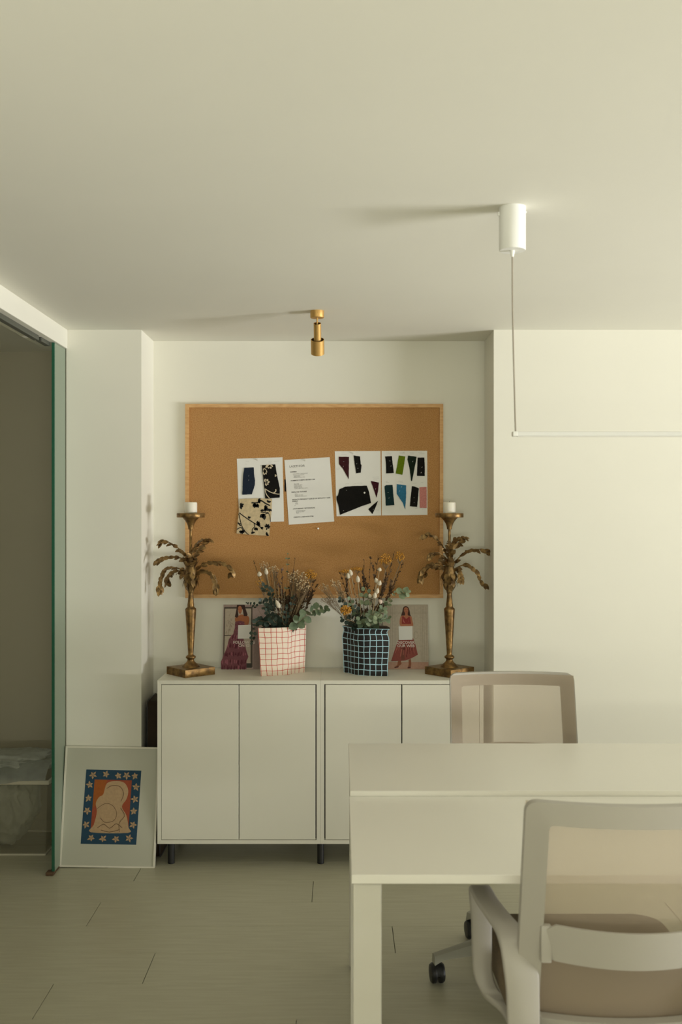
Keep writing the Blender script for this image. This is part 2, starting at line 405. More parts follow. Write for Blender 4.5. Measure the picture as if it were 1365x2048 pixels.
# printed list, following the tilt of the sheet
ang = math.radians(3.3)
tr = empty('lettering_axis', (0, 0, 0)); bpy.data.objects.remove(tr)
lines = [('LASETHIOR', 740, 218, 30, .0), ('HOMMEN', 748, 280, 15, .00025), ('LAS CAMISAS Y PANTALONES', 785, 303, 11, 0), ('MANGAS DE VERANO', 790, 319, 11, 0), ('TEJIDO FINO', 793, 333, 11, 0), ('FALDAS PLISADAS MIDI', 793, 347, 11, 0),
         ('HOMBROS CUERPO ENTERO 2.00', 757, 388, 16, .00025), ('TELA FINA', 795, 428, 11, 0), ('FORRO DE SEDA', 797, 442, 11, 0), ('CORTE RECTO', 799, 457, 11, 0), ('MANGA LARGA', 801, 470, 11, 0), ('CUELLO REDONDO ALTO', 803, 485, 11, 0),
         ('PERFIL PAR TUTORES', 766, 532, 16, .00025), ('SEDA', 805, 553, 11, 0), ('PUNTO DE LINO', 807, 568, 11, 0), ('ALGODON ORGANICO', 810, 583, 11, 0),
         ('RETRATO PRIVADO Y QUE ES UN RETRATO Y QUE', 776, 625, 16.5, .00025), ('BUENO', 778, 645, 16, .00025), ('LINO', 812, 662, 11, 0), ('LANA', 814, 675, 11, 0), ('SI', 805, 695, 11, 0),
         ('A FUTURENAS / RETORNADAS', 783, 738, 16, .00025), ('CAMISAS BLANCAS', 820, 760, 11, 0), ('BLUSAS DE SEDA', 822, 775, 11, 0), ('TELAS', 824, 789, 11, 0),
         ('CREDITO: LASETHIOR.COM', 792, 842, 16, .00025)]
items = []
for txt, x, yy, sz, bo in lines:
    px, pz = c12(x, yy); items.append((txt, sz/6.205/SS*1.25, (px-a, -.0008, pz-b), 'LEFT', bo))
# each line is written level, then the block is sheared up along the sheet's own tilt
bm = B()
for txt, size, loc, al, bo in items:
    o = text_mesh('t', txt, size, M['ink'], None, (0, 0, 0), al, bo); me = o.data
    me.transform(Matrix.Translation(loc) @ Matrix.Rotation(-ang, 4, 'Y') @ Matrix.Rotation(math.pi/2, 4, 'X'))
    bm.from_mesh(me); bpy.data.objects.remove(o); bpy.data.meshes.remove(me)
fin('printed_text', bm, M['ink'], s2, smooth=0)
s3, a, b = sheet([(670, 902.5), (761.5, 902), (763, 1031), (673.5, 1032.5)], 'white sheet holding the large black swatch, third from left on the cork board')
scribble(s3, a, b, [(140, 97, 45), (140, 117, 70), (320, 100, 40), (80, 290, 45), (80, 305, 40), (190, 483, 50), (290, 483, 40), (340, 475, 65), (530, 400, 85), (540, 418, 70), (545, 435, 40), (570, 800, 45), (575, 815, 40)], c34)
s4, a, b = sheet([(763.8, 902), (855, 901.5), (855.5, 1029.8), (764.3, 1031)], 'white sheet with eight coloured swatches in two rows, rightmost on the cork board')
scribble(s4, a, b, [(695, 95, 45), (695, 112, 70), (860, 95, 60), (870, 107, 40), (990, 95, 60), (1000, 110, 45), (1095, 92, 50), (1110, 110, 70), (695, 450, 25), (695, 465, 45), (850, 450, 60), (870, 465, 40), (1030, 475, 50), (1130, 463, 30), (1145, 800, 45), (1060, 785, 30)], c34)

def swatch(poly, f, col, label, staples=(), pat=None, thick=.0012, lift=.0016, vs=180):
    pts = [f(*p) for p in poly]; cx = sum(p[0] for p in pts)/len(pts); cz = sum(p[1] for p in pts)/len(pts)
    # slightly ragged cut edge
    out = []
    for i, p in enumerate(pts):
        q = pts[(i+1) % len(pts)]; n = max(1, int(math.hypot(q[0]-p[0], q[1]-p[1])/.006))
        for j in range(n):
            t = j/n; jj = .0004 if j else 0
            out.append((p[0]+(q[0]-p[0])*t-cx+R.uniform(-jj, jj), p[1]+(q[1]-p[1])*t-cz+R.uniform(-jj, jj)))
    bm = B(); prism(bm, out, -thick, 0)
    m = mat('fabric', col, 0.95, var=0.2, vscale=vs, bump=0.3, bscale=500, spec=0.15)
    s = tag(fin('fabric_swatch', bm, m, None, (cx, YC-lift, cz), smooth=0), label, 'fabric swatch', 'fabric swatches on the cork board')
    for (x, yy, an) in staples:
        x_, z_ = f(x, yy); L = .0028
        dx, dz = math.cos(an)*L, math.sin(an)*L
        bm = B(); tube(bm, [(x_-cx-dx, -thick-.0004, z_-cz-dz), (x_-cx+dx, -thick-.0004, z_-cz+dz)], .00055, 5)
        fin('staple', bm, M['steel'], s, smooth=0)
    return s, cx, cz
BLK = (0.010, 0.009, 0.008)
swatch([(180, 222), (298, 216), (302, 300), (314, 380), (310, 440), (275, 550), (155, 555), (160, 420), (168, 300)], c12, (0.018, 0.026, 0.045), 'dark navy fabric swatch, upper left on the leftmost sheet', [(237, 320, 1.2), (236, 375, 1.6)], lift=.0028)
sw, cx, cz = swatch([(400, 190), (565, 178), (585, 300), (622, 480), (620, 590), (440, 605), (430, 480), (412, 320)], c12, BLK, 'black fabric swatch with cream flowers, upper right on the leftmost sheet', lift=.0028)
M['cream'] = mat('cream_print', (0.66, 0.56, 0.40), 0.9, var=0.1, vscale=150)
def shape(bm, pts, f, cx, cz, y): prism(bm, [(f(*p)[0]-cx, f(*p)[1]-cz) for p in pts], y-.0002, y)
def petals(bm, c, rs, f, cx, cz, y, n=6, a0=0.0, a1=2*math.pi, wd=.34):
    for i in range(n):
        an = a0+(a1-a0)*i/max(1, n-1 if a1-a0 < 6 else n); L = rs*R.uniform(.8, 1.1)
        ux, uy = math.cos(an), math.sin(an)
        pts = [(c[0]+ux*L*t - uy*L*wd*math.sin(math.pi*t)*sg*(.9), c[1]+uy*L*t + ux*L*wd*math.sin(math.pi*t)*sg*.9) for sg, ts in ((1, (0, .25, .5, .75)), (-1, (1, .75, .5, .25))) for t in ts]
        shape(bm, pts, f, cx, cz, y)
bm = B(); yy = -.0014
petals(bm, (495, 185), 58, c12, cx, cz, yy, 4, .5, 2.6)
petals(bm, (425, 262), 48, c12, cx, cz, yy, 6, -1.5, 1.5)
petals(bm, (445, 405), 50, c12, cx, cz, yy, 5, -1.7, 1.3)
petals(bm, (582, 315), 26, c12, cx, cz, yy, 2, 2.6, 3.4)
def stroke(bm, pts, wd, f, cx, cz, y):
    q = cr([(x, z, 0) for x, z in pts], 6); L = []; Rr = []
    for i, p in enumerate(q):
        t = q[min(i+1, len(q)-1)]-q[max(i-1, 0)]; t.normalize(); L.append((p.x-t.y*wd, p.y+t.x*wd)); Rr.append((p.x+t.y*wd, p.y-t.x*wd))
    for i in range(len(q)-1): shape(bm, [L[i], L[i+1], Rr[i+1], Rr[i]], f, cx, cz, y)
stroke(bm, [(436, 480), (510, 525), (580, 545), (619, 547)], 5, c12, cx, cz, yy)
stroke(bm, [(436, 480), (455, 550), (494, 598)], 5, c12, cx, cz, yy); stroke(bm, [(545, 530), (570, 515), (572, 488)], 6, c12, cx, cz, yy)
tag(fin('floral_print', bm, M['cream'], sw, smooth=0), 'cream flower print')
sw, cx, cz = swatch([(125, 608), (330, 600), (525, 605), (520, 760), (505, 900), (490, 1065), (300, 1055), (85, 1035), (100, 880), (115, 740)], c12, (0.66, 0.53, 0.33), 'cream fabric swatch with black branches, hanging below the leftmost sheet', lift=.0044, vs=60)
bm = B(); K = M['ink']
stroke(bm, [(118, 780), (200, 840), (300, 905), (380, 955), (410, 985)], 6, c12, cx, cz, yy); stroke(bm, [(112, 790), (150, 940), (200, 1020), (235, 1050)], 5, c12, cx, cz, yy)
stroke(bm, [(300, 905), (310, 950), (280, 985), (285, 1040)], 5, c12, cx, cz, yy); stroke(bm, [(270, 655), (340, 655), (390, 630), (440, 660), (500, 690)], 8, c12, cx, cz, yy)
stroke(bm, [(480, 780), (500, 830), (505, 890)], 4, c12, cx, cz, yy); stroke(bm, [(385, 770), (440, 775), (480, 780), (430, 800)], 5, c12, cx, cz, yy); stroke(bm, [(90, 985), (140, 960), (165, 1000)], 5, c12, cx, cz, yy)
for c, r_, n, a0, a1 in (((130, 690), 48, 4, -1.2, 1.2), ((310, 660), 60, 3, 1.2, 2.0), ((345, 665), 55, 2, 1.4, 1.8), ((350, 625), 45, 3, -.6, .9), ((430, 720), 55, 5, -1.0, 1.3), ((500, 730), 45, 3, 1.0, 2.6), ((425, 790), 75, 3, 1.5, 2.4), ((480, 655), 38, 3, -2, -.6),
                         ((230, 850), 40, 2, -1.3, -.6), ((340, 925), 50, 4, -1.4, .3), ((330, 960), 45, 3, 1.2, 2.3), ((385, 960), 40, 2, .2, .8), ((465, 960), 50, 4, -2.6, -.3), ((465, 965), 30, 2, .2, 2.0), ((150, 1000), 50, 5, 0.2, 2.6), ((115, 925), 35, 3, -2, .5), ((450, 1052), 40, 3, -1.2, .2), ((400, 765), 36, 3, -2.2, -.8), ((285, 1015), 34, 3, .4, 2.2)):
    petals(bm, c, r_, c12, cx, cz, yy, n, a0, a1)
tag(fin('branch_print', bm, mat('black_print', BLK, .9), sw, smooth=0), 'black branch print')
swatch([(678, 365), (698, 365), (700, 515), (680, 515)], c12, BLK, 'black fabric strip peeking out from behind the printed list', lift=.0001, thick=.0006)
swatch([(112, 146), (240, 148), (236, 425), (160, 290), (116, 238)], c34, (0.05, 0.012, 0.014), 'burgundy tapering swatch, upper left on the sheet with the large black swatch', [(172, 205, 0), (168, 268, 1.3)])
swatch([(297, 130), (378, 143), (384, 235), (395, 250), (386, 343), (328, 352), (310, 240)], c34, BLK, 'narrow black swatch beside the burgundy one', [(335, 232, 1.2), (348, 290, 0)])
swatch([(120, 550), (190, 518), (310, 508), (460, 505), (490, 590), (512, 720), (400, 758), (250, 818), (128, 866), (105, 740), (84, 680), (84, 635), (100, 630)], c34, BLK, 'largest black fabric swatch, lower half of its sheet', [(170, 815, .8), (208, 562, -.4)])
swatch([(510, 447), (610, 466), (600, 570), (580, 655), (545, 550)], c34, (0.05, 0.01, 0.016), 'small burgundy triangle above the small black triangle', [(568, 545, 1.2)])
swatch([(600, 692), (570, 770), (530, 857), (478, 797), (540, 740)], c34, BLK, 'small black triangle beside the largest black swatch', [(540, 800, 1.2)])
swatch([(687, 142), (772, 138), (782, 240), (795, 347), (700, 353), (698, 240)], c34, BLK, 'black rectangle swatch left of the olive green one', [(745, 198, 0), (760, 262, 1.2)])
swatch([(856, 130), (938, 142), (922, 250), (902, 370), (818, 355), (840, 240)], c34, A(84, 102, 14, 1.5), 'olive green fabric swatch in the top row')
swatch([(972, 132), (1078, 146), (1060, 250), (1022, 445), (1010, 446), (990, 290), (964, 180)], c34, (0.012, 0.022, 0.013), 'dark green tapering swatch right of the olive one', [(1030, 205, 1.1)])
swatch([(1090, 157), (1174, 156), (1180, 270), (1178, 385), (1083, 383), (1087, 260)], c34, BLK, 'black swatch at the right end of the top row', [(1145, 278, 1.2), (1135, 343, 1.0)])
swatch([(680, 512), (700, 498), (780, 496), (790, 620), (802, 745), (696, 753), (688, 620)], c34, (0.012, 0.034, 0.04), 'dark teal rectangle swatch, first in the bottom row', [(725, 592, 0), (735, 658, .5)])
swatch([(832, 485), (948, 500), (948, 650), (936, 800), (905, 715), (830, 605)], c34, A(44, 96, 126, 1.5), 'blue tapering fabric swatch in the bottom row', [(866, 572, .9), (893, 520, 1.5)])
swatch([(1020, 510), (1050, 514), (1106, 538), (1095, 660), (1085, 768), (994, 760), (1005, 640)], c34, BLK, 'black swatch directly left of the pink one', [(1045, 653, 1.3), (1048, 715, 0)])
swatch([(1113, 525), (1202, 521), (1203, 650), (1203, 782), (1116, 780), (1114, 640)], c34, A(178, 118, 112, 1.4), 'pink fabric swatch at the right end of the bottom row')
# push pins
M['pin'] = mat('clear_pin', (0.72, 0.70, 0.64), 0.15, spec=0.8)
def pin(px, py, label, lift=0.0):
    x, z = bw(px, py); p = empty('push_pin', (x, YC-lift, z), label, 'push pin')
    rot = Matrix.Rotation(math.pi/2, 3, 'X')
    bm = B(); lathe(bm, [(.0042, .0005), (.0042, .0015), (.002, .003), (.002, .006), (.0036, .008), (.0036, .0092)], 12, rot=rot); fin('head', bm, M['pin'], p)
    bm = B(); lathe(bm, [(.0005, 0), (.0005, .001)], 6, rot=rot); fin('point', bm, M['steel'], p)
pin(637, 1057, 'clear push pin stuck in bare cork below the printed list')
pin(516, 919.5, 'clear push pin at the top of the leftmost sheet', .0007)
pin(611, 920.5, 'clear push pin at the top of the printed list', .0016)
pin(706, 906, 'clear push pin at the top of the sheet with the large black swatch', .0007)
pin(809, 905, 'clear push pin at the top of the rightmost sheet', .0007)
pin(729.5, 985.5, 'white push pin holding the largest black swatch', .003)

# ------------------------------------------------------------------ photo cards leaning on the niche wall
def card(x0, x1, base_y, hh, label):
    lean = math.asin((YW-.0035-base_y)/hh)
    root = empty('photo_card', ((x0+x1)/2, base_y, CT+.0005), label, 'printed card', 'fashion photo cards on the cabinets')
    root.rotation_euler = (-lean, 0, 0)
    return root
class Pic:
    """flat printed picture: polygons in crop pixels, each layer a hair in front of the last"""
    def __init__(s, fx, fz): s.fx, s.fz, s.k, s.mats, s.bm = fx, fz, 0, [], B()
    def mi(s, c):
        m = flat('print_ink', c)
        s.mats.append(m); return len(s.mats)-1
    def poly(s, c, pts, smooth=False):
        i = c if isinstance(c, int) else s.mi(c)
        if smooth: pts = [(p.x, p.y) for p in cr([(a, b, 0) for a, b in pts], 4, True)]
        s.k += 1; y = -.0011 - s.k*.000015
        vs = [s.bm.verts.new((s.fx(a), y, s.fz(b))) for a, b in pts]
        s.bm.faces.new(vs).material_index = i
    def line(s, c, pts, w):
        i = c if isinstance(c, int) else s.mi(c)
        for (a, b), (c_, d_) in zip(pts, pts[1:]):
            L = math.hypot(c_-a, d_-b) or 1; nx, ny = -(d_-b)/L*w/2, (c_-a)/L*w/2
            s.poly(i, [(a+nx, b+ny), (c_+nx, d_+ny), (c_-nx, d_-ny), (a-nx, b-ny)])
    def done(s, name, parent):
        me = bpy.data.meshes.new(name)
        s.bm.to_mesh(me); s.bm.free()
        for m in s.mats: me.materials.append(m)
        o = bpy.data.objects.new(name, me); COL.objects.link(o); o.parent = parent; return o
HC = .297; WC = .21
yb = 4.575
# left card
cxl = PX(446.2, 4.6); cl = card(cxl, cxl+WC, yb, HC, 'photo card of a person in a tiered pink dress, behind the pink checked vase')
bm = B(); box(bm, -WC/2, WC/2, -.001, .001, 0, HC); fin('card', bm, flat('card_paper_mauve', (176, 154, 146)), cl, smooth=0)
sx = WC/1285; sz = HC/1815
p = Pic(lambda x: (x-90)*sx-WC/2, lambda y: (1970-y)*sz)
p.poly((196, 182, 164), [(120, 240), (900, 240), (910, 1940), (110, 1940)])
for q in ([(110, 225), (900, 215), (900, 262), (110, 268)], [(110, 225), (138, 225), (140, 1940), (110, 1940)], [(878, 215), (915, 215), (940, 1900), (900, 1940), (880, 1700)], [(120, 1015), (330, 1010), (330, 1035), (120, 1040)]): p.poly((84, 74, 66), q)
p.poly((70, 66, 60), [(750, 1800), (910, 1800), (905, 1930), (770, 1930)])
for i in range(26):
    x, yy = R.uniform(160, 400), R.uniform(320, 980); p.line((150, 130, 116), [(x, yy), (x+R.uniform(-30, 30), yy+R.uniform(20, 90))], 9)
p.poly((150, 130, 124), [(960, 700), (1090, 700), (1140, 1960), (960, 1960)])
p.poly((176, 108, 70), [(430, 520), (520, 470), (600, 430), (700, 460), (790, 480), (830, 560), (800, 720), (690, 760), (560, 660), (440, 640)], True)
hair = (62, 38, 30)
p.poly(hair, [(470, 160), (690, 160), (720, 280), (780, 440), (760, 480), (670, 480), (640, 300), (560, 200), (500, 300), (520, 480), (480, 530), (415, 500), (440, 400), (460, 270)])
p.poly((186, 118, 82), [(505, 230), (560, 190), (610, 240), (615, 340), (570, 420), (520, 370)], True)
p.poly((110, 60, 48), [(515, 282), (545, 278), (545, 290), (515, 294)]); p.poly((110, 60, 48), [(570, 278), (600, 282), (600, 294), (570, 290)]); p.poly((140, 60, 56), [(535, 372), (585, 372), (560, 388)])
p.poly((126, 72, 82), [(430, 640), (560, 610), (690, 640), (700, 760), (640, 1020), (700, 1200), (760, 1450), (820, 1620), (770, 1740), (770, 1960), (60, 1960), (50, 1760), (130, 1560), (220, 1330), (260, 1130), (380, 980), (420, 820)])
dk = p.mi((92, 36, 52)); lt = p.mi((166, 98, 112))
for row, (x0_, x1_, y0_) in enumerate(((300, 640, 1050), (220, 700, 1290), (140, 780, 1520), (80, 770, 1730), (60, 770, 1900))):
    for i in range(11):
        x = x0_+(x1_-x0_)*(i+R.random()*.6)/11
        p.poly(dk if R.random() < .6 else lt, [(x, y0_+R.uniform(-50, 10)), (x+R.uniform(18, 40), y0_+R.uniform(-60, 0)), (x+R.uniform(10, 40), y0_+R.uniform(50, 130)), (x-R.uniform(5, 25), y0_+R.uniform(30, 100))])
for i in range(24): x, yy = R.uniform(430, 680), R.uniform(660, 1000); p.poly(lt if i % 2 else dk, [(x, yy), (x+18, yy+6), (x+12, yy+30), (x-8, yy+22)])
p.done('printed_picture', cl)
def sticker(parent, pts, fx, fz):
    bm = B(); prism(bm, [(fx(x), fz(y)) for x, y in pts], -.0034, -.0031)
    tag(fin('white_square', bm, M['paper'], parent, smooth=0), 'blank white printed square')
sticker(cl, ((520, 735), (880, 725), (880, 1110), (510, 1118)), lambda x: (x-90)*sx-WC/2, lambda y: (1970-y)*sz)
M['wht'] = mat('white_lettering', (0.78, 0.70, 0.64), 0.8)
join_text('lettering', [('FOLLOW US', .0180, ((690-90)*sx-WC/2, -.0034, (1970-1255)*sz), 'CENTER', .0004), ('ON IG', .0180, ((690-90)*sx-WC/2, -.0034, (1970-1345)*sz), 'CENTER', .0004)], M['wht'], cl)
# right card
cxr = PX(857, 4.6); crd = card(cxr-WC, cxr, yb, HC, 'photo card of a person in a red midi dress, behind the blue checked vase')
bm = B(); box(bm, -WC/2, WC/2, -.001, .001, 0, HC); fin('card', bm, flat('card_paper_grey', (186, 174, 156)), crd, smooth=0)
sx2 = WC/1242; sz2 = HC/1760
fx2 = lambda x: (x+7)*sx2-WC/2
fz2 = lambda y: (1885-y)*sz2
p = Pic(fx2, fz2)
p.poly((196, 184, 166), [(0, 130), (1228, 130), (1228, 1690), (0, 1690)])
p.poly((192, 152, 132), [(0, 1690), (1230, 1690), (1230, 1880), (0, 1880)])
g = p.mi((170, 158, 140)); g2 = p.mi((204, 194, 178))
for x in (210, 260, 330, 1040, 1130, 1190, 870): p.line(g, [(x, 170), (x, 1680)], 7); p.line(g2, [(x+12, 170), (x+12, 1680)], 6)
for yy in (330, 370, 1640, 1690): p.line(g, [(200, yy), (1225, yy)], 7)
p.line(g, [(900+60*math.cos(a/12*6.283), 960+95*math.sin(a/12*6.283)) for a in range(13)], 9)
p.line(g, [(1080, 160), (1080, 1690)], 8)
sk = (184, 118, 86)
p.poly((70, 42, 32), [(560, 210), (620, 165), (690, 190), (730, 270), (750, 400), (790, 470), (720, 470), (600, 440), (500, 450), (530, 330)], True)
p.poly(sk, [(590, 220), (640, 195), (690, 230), (700, 300), (685, 350), (690, 420), (780, 450), (805, 560), (810, 720), (480, 710), (485, 450), (600, 420), (605, 350), (580, 300)], True)
p.poly((104, 60, 46), [(600, 258), (628, 254), (628, 264), (600, 268)]); p.poly((104, 60, 46), [(658, 254), (688, 258), (688, 268), (658, 264)]); p.poly((150, 66, 60), [(622, 318), (664, 318), (643, 334)])
p.poly((146, 52, 50), [(525, 450), (560, 440), (640, 520), (720, 450), (745, 470), (770, 655), (515, 655)])
p.poly((196, 118, 104), [(540, 480), (560, 600), (610, 640), (590, 600)]); p.poly((196, 118, 104), [(735, 470), (700, 600), (650, 640), (690, 610)])
p.poly((150, 78, 70), [(440, 1060), (820, 1040), (880, 1200), (945, 1490), (860, 1540), (740, 1600), (600, 1650), (460, 1660), (215, 1665), (300, 1400), (400, 1130)])
dk = p.mi((104, 36, 36)); lt = p.mi((196, 112, 96)); md = p.mi((126, 74, 62))
p.poly(md, [(480, 1310), (570, 1310), (590, 1620), (490, 1640)])
for i in range(30):
    t = R.random(); xb = 235+680*t; xt = 440+380*t; u0 = R.uniform(.05, .6); u1 = min(.97, u0+R.uniform(.2, .4)); H = 1650-1060-150*max(0, t-.5)
    p.line(dk if i % 2 else lt, [(xt+(xb-xt)*u0, 1060+H*u0), (xt+(xb-xt)*u1, 1060+H*u1)], R.uniform(8, 17))
p.poly((150, 92, 66), [(400, 1660), (480, 1660), (500, 1740), (420, 1800), (310, 1850), (300, 1830), (380, 1770)])
p.poly((150, 92, 66), [(690, 1630), (750, 1600), (765, 1740), (740, 1850), (665, 1850), (690, 1760)])
p.poly((90, 48, 44), [(300, 1835), (420, 1795), (410, 1835), (310, 1855)]); p.poly((90, 48, 44), [(660, 1825), (745, 1815), (745, 1855), (665, 1860)])
p.done('printed_picture', crd)
sticker(crd, ((425, 720), (805, 712), (805, 1085), (435, 1092)), fx2, fz2)
join_text('lettering', [('DISCOVER', .0178, (fx2(615), -.0034, fz2(1196)), 'CENTER', .0003), ('OUR WEB', .0178, (fx2(622), -.0034, fz2(1285)), 'CENTER', .0003)], M['wht'], crd)

# ------------------------------------------------------------------ candlesticks
CU = .0004356
def candlestick(px, fronds, label, clabel, ang):
    Y = 4.438; X = PX(px, Y)
    c = empty('candlestick', (X, Y, CT), label, 'candlestick')
    bm = B(); s = .0775; box(bm, -s, s, -s, s, 0, .034, .0012); tag(fin('base', bm, M['brass'], c, smooth=0), 'square slab base').rotation_euler = (0, 0, ang)
    z = lambda yy: (1886-yy)*CU
    prof = [(.040, .034), (.0385, .0375), (.034, .041), (.028, .047), (.0195, .054), (.0155, .060), (.0145, .066), (.016, .069), (.021, .0725), (.0225, .077), (.021, .081), (.0155, .0845), (.0118, .088),
            (.0120, .095), (.024, .283), (.0245, .290), (.0225, .294), (.0165, .299), (.0148, .303), (.0152, .308), (.0148, .313), (.0135, .322), (.0115, .345), (.0108, .362)]
    bm = B(); lathe(bm, prof, 32); fin('column', bm, M['brass'], c, smooth=50)
    # leafy collar: bulb wrapped with overlapping leaves
    bm = B(); lathe(bm, [(.0108, .360), (.0135, .368), (.0155, .385), (.015, .405), (.021, .42), (.028, .435), (.029, .450), (.024, .468), (.018, .485), (.013, .505), (.008, .52)], 20)
    for ring, (zz, r, n, L, dz) in enumerate(((.372, .015, 5, .035, .9), (.40, .0165, 6, .04, .8), (.428, .026, 6, .042, -.9), (.452, .029, 7, .036, -.7), (.478, .020, 6, .036, .9), (.498, .014, 5, .03, 1.0))):
        for i in range(n):
            a = 2*math.pi*i/n + ring*.5; o = Vector((math.cos(a), math.sin(a), 0))
            leaf(bm, o*r*.95+Vector((0, 0, zz)), o*.35+Vector((0, 0, dz)), o, L, .022, .15, -.15 if dz > 0 else .1)
    o_ = fin('leafy_collar', bm, M['leafmetal'], c, smooth=50)
    bm = B(); lathe(bm, [(.006, .50), (.0058, .655)], 12); fin('rod', bm, M['brass'], c)
    bm = B(); lathe(bm, [(.0105, .646), (.0115, .652), (.013, .660), (.017, .672), (.025, .685), (.0345, .6955), (.0365, .6985), (.0615, .699), (.0625, .7005), (.0625, .7165), (.0615, .718), (.058, .718), (.057, .713), (.0, .713)], 40, cap=False); fin('drip_cup', bm, M['brass'], c, smooth=40)
    rr = random.Random(int(px))
    for f in fronds:
        pts, dy, kind = f
        n = len(pts)
        q = [Vector(((x)*CU, dy*((i/(n-1))**1.0), z(yy))) for i, (x, yy) in enumerate(pts)]
        q = cr(q, 5); m_ = len(q)
        bm = B(); tube(bm, q, [.0034*(1-.6*i/m_) for i in range(m_)], 5)
        L0 = .030 if kind != 's' else .024
        stp = 3
        for i in range(2, m_, stp):
            t = (q[min(i+1, m_-1)]-q[i-1]).normalized()
            side = t.cross(Vector((0, 0, 1)))
            if side.length < .2: side = Vector((0.2, -1, 0))
            side.normalize()
            for sg in (1, -1):
                dd = t*rr.uniform(.75, 1.0) + side*sg*rr.uniform(.35, .65) + Vector((0, 0, rr.uniform(-.6, .05)))
                leaf(bm, q[i], dd, Vector((rr.uniform(-.5, .5), -.75, .6))+side*sg*rr.uniform(-.2, .4), L0*rr.uniform(.95, 1.3), .0205, .18, .22)
        leaf(bm, q[-1], (q[-1]-q[-3]), (0, -.7, .7), .026, .014, .2, .25)
        fin('leaf_frond', bm, M['leafmetal'], c, smooth=50)
    cd = empty('pillar_candle', (X, Y, CT+.7132), clabel, 'candle')
    bm = B(); lathe(bm, [(.0275, 0), (.0283, .0015), (.0283, .049), (.0275, .0525), (.024, .054), (.010, .0535), (0.0, .053)], 32, cap=False); bm.faces.new([v for v in bm.verts if abs(v.co.z) < 1e-6]); fin('wax', bm, M['wax'], cd, smooth=50)
    bm = B(); tube(bm, [(0, 0, .052), (.0005, 0, .057), (.0015, 0, .060)], .0008, 6); fin('wick', bm, M['blk'], cd)
L = lambda pts, ax: [(x-ax, y) for x, y in pts]
lf = [([(440, 690), (400, 650), (350, 600), (270, 545), (215, 525), (170, 540)], -.01, 'a'), ([(440, 730), (360, 690), (270, 680), (200, 690), (150, 720)], -.05, 'a'), ([(440, 830), (340, 800), (270, 790), (215, 815), (180, 880), (160, 960), (165, 1010)], -.03, 'a'),
      ([(440, 860), (340, 830), (270, 850), (225, 900), (215, 950)], .05, 'a'), ([(470, 730), (490, 640), (530, 560), (580, 520), (640, 508)], -.03, 'a'), ([(490, 690), (520, 640), (545, 590), (575, 560)], .06, 'a'),
      ([(490, 850), (580, 770), (670, 740), (750, 740), (830, 770), (885, 820), (885, 850)], .03, 'a'), ([(490, 880), (560, 830), (640, 830), (700, 880), (735, 950), (740, 1020)], -.04, 'a'), ([(475, 760), (500, 720), (535, 690)], -.08, 's'), ([(455, 850), (430, 830), (415, 860)], -.09, 's'), ([(450, 700), (450, 650), (470, 610)], .07, 's')]
rf = [([(390, 690), (330, 560), (270, 490), (210, 455), (165, 465)], .01, 'a'), ([(390, 720), (310, 650), (250, 640), (200, 665)], -.05, 'a'), ([(390, 830), (300, 770), (220, 760), (150, 800), (115, 850), (105, 900)], -.03, 'a'), ([(390, 760), (340, 720), (300, 710)], -.08, 's'),
      ([(420, 740), (422, 600), (430, 530), (480, 490), (540, 485)], -.05, 'a'), ([(425, 700), (450, 600), (480, 560), (520, 540)], .05, 'a'), ([(430, 780), (520, 680), (600, 620), (690, 610), (770, 612), (815, 635)], .02, 'a'), ([(440, 820), (540, 770), (610, 775), (680, 830), (720, 920), (765, 970)], -.03, 'a'),
      ([(440, 820), (490, 820), (515, 870), (510, 910)], -.05, 's'), ([(410, 700), (400, 640), (395, 580)], -.02, 's'), ([(395, 790), (330, 790), (270, 780), (200, 800), (175, 850)], .06, 'a')]
candlestick(381.8, [(L(a, 470), d_, k) for a, d_, k in lf], 'antique brass palm-leaf candlestick standing on the left cabinet', 'short cream pillar candle on the left candlestick', math.radians(41))
candlestick(899.5, [(L(a, 407), d_, k) for a, d_, k in rf], 'antique brass palm-leaf candlestick standing on the right cabinet', 'short cream pillar candle on the right candlestick', math.radians(42))

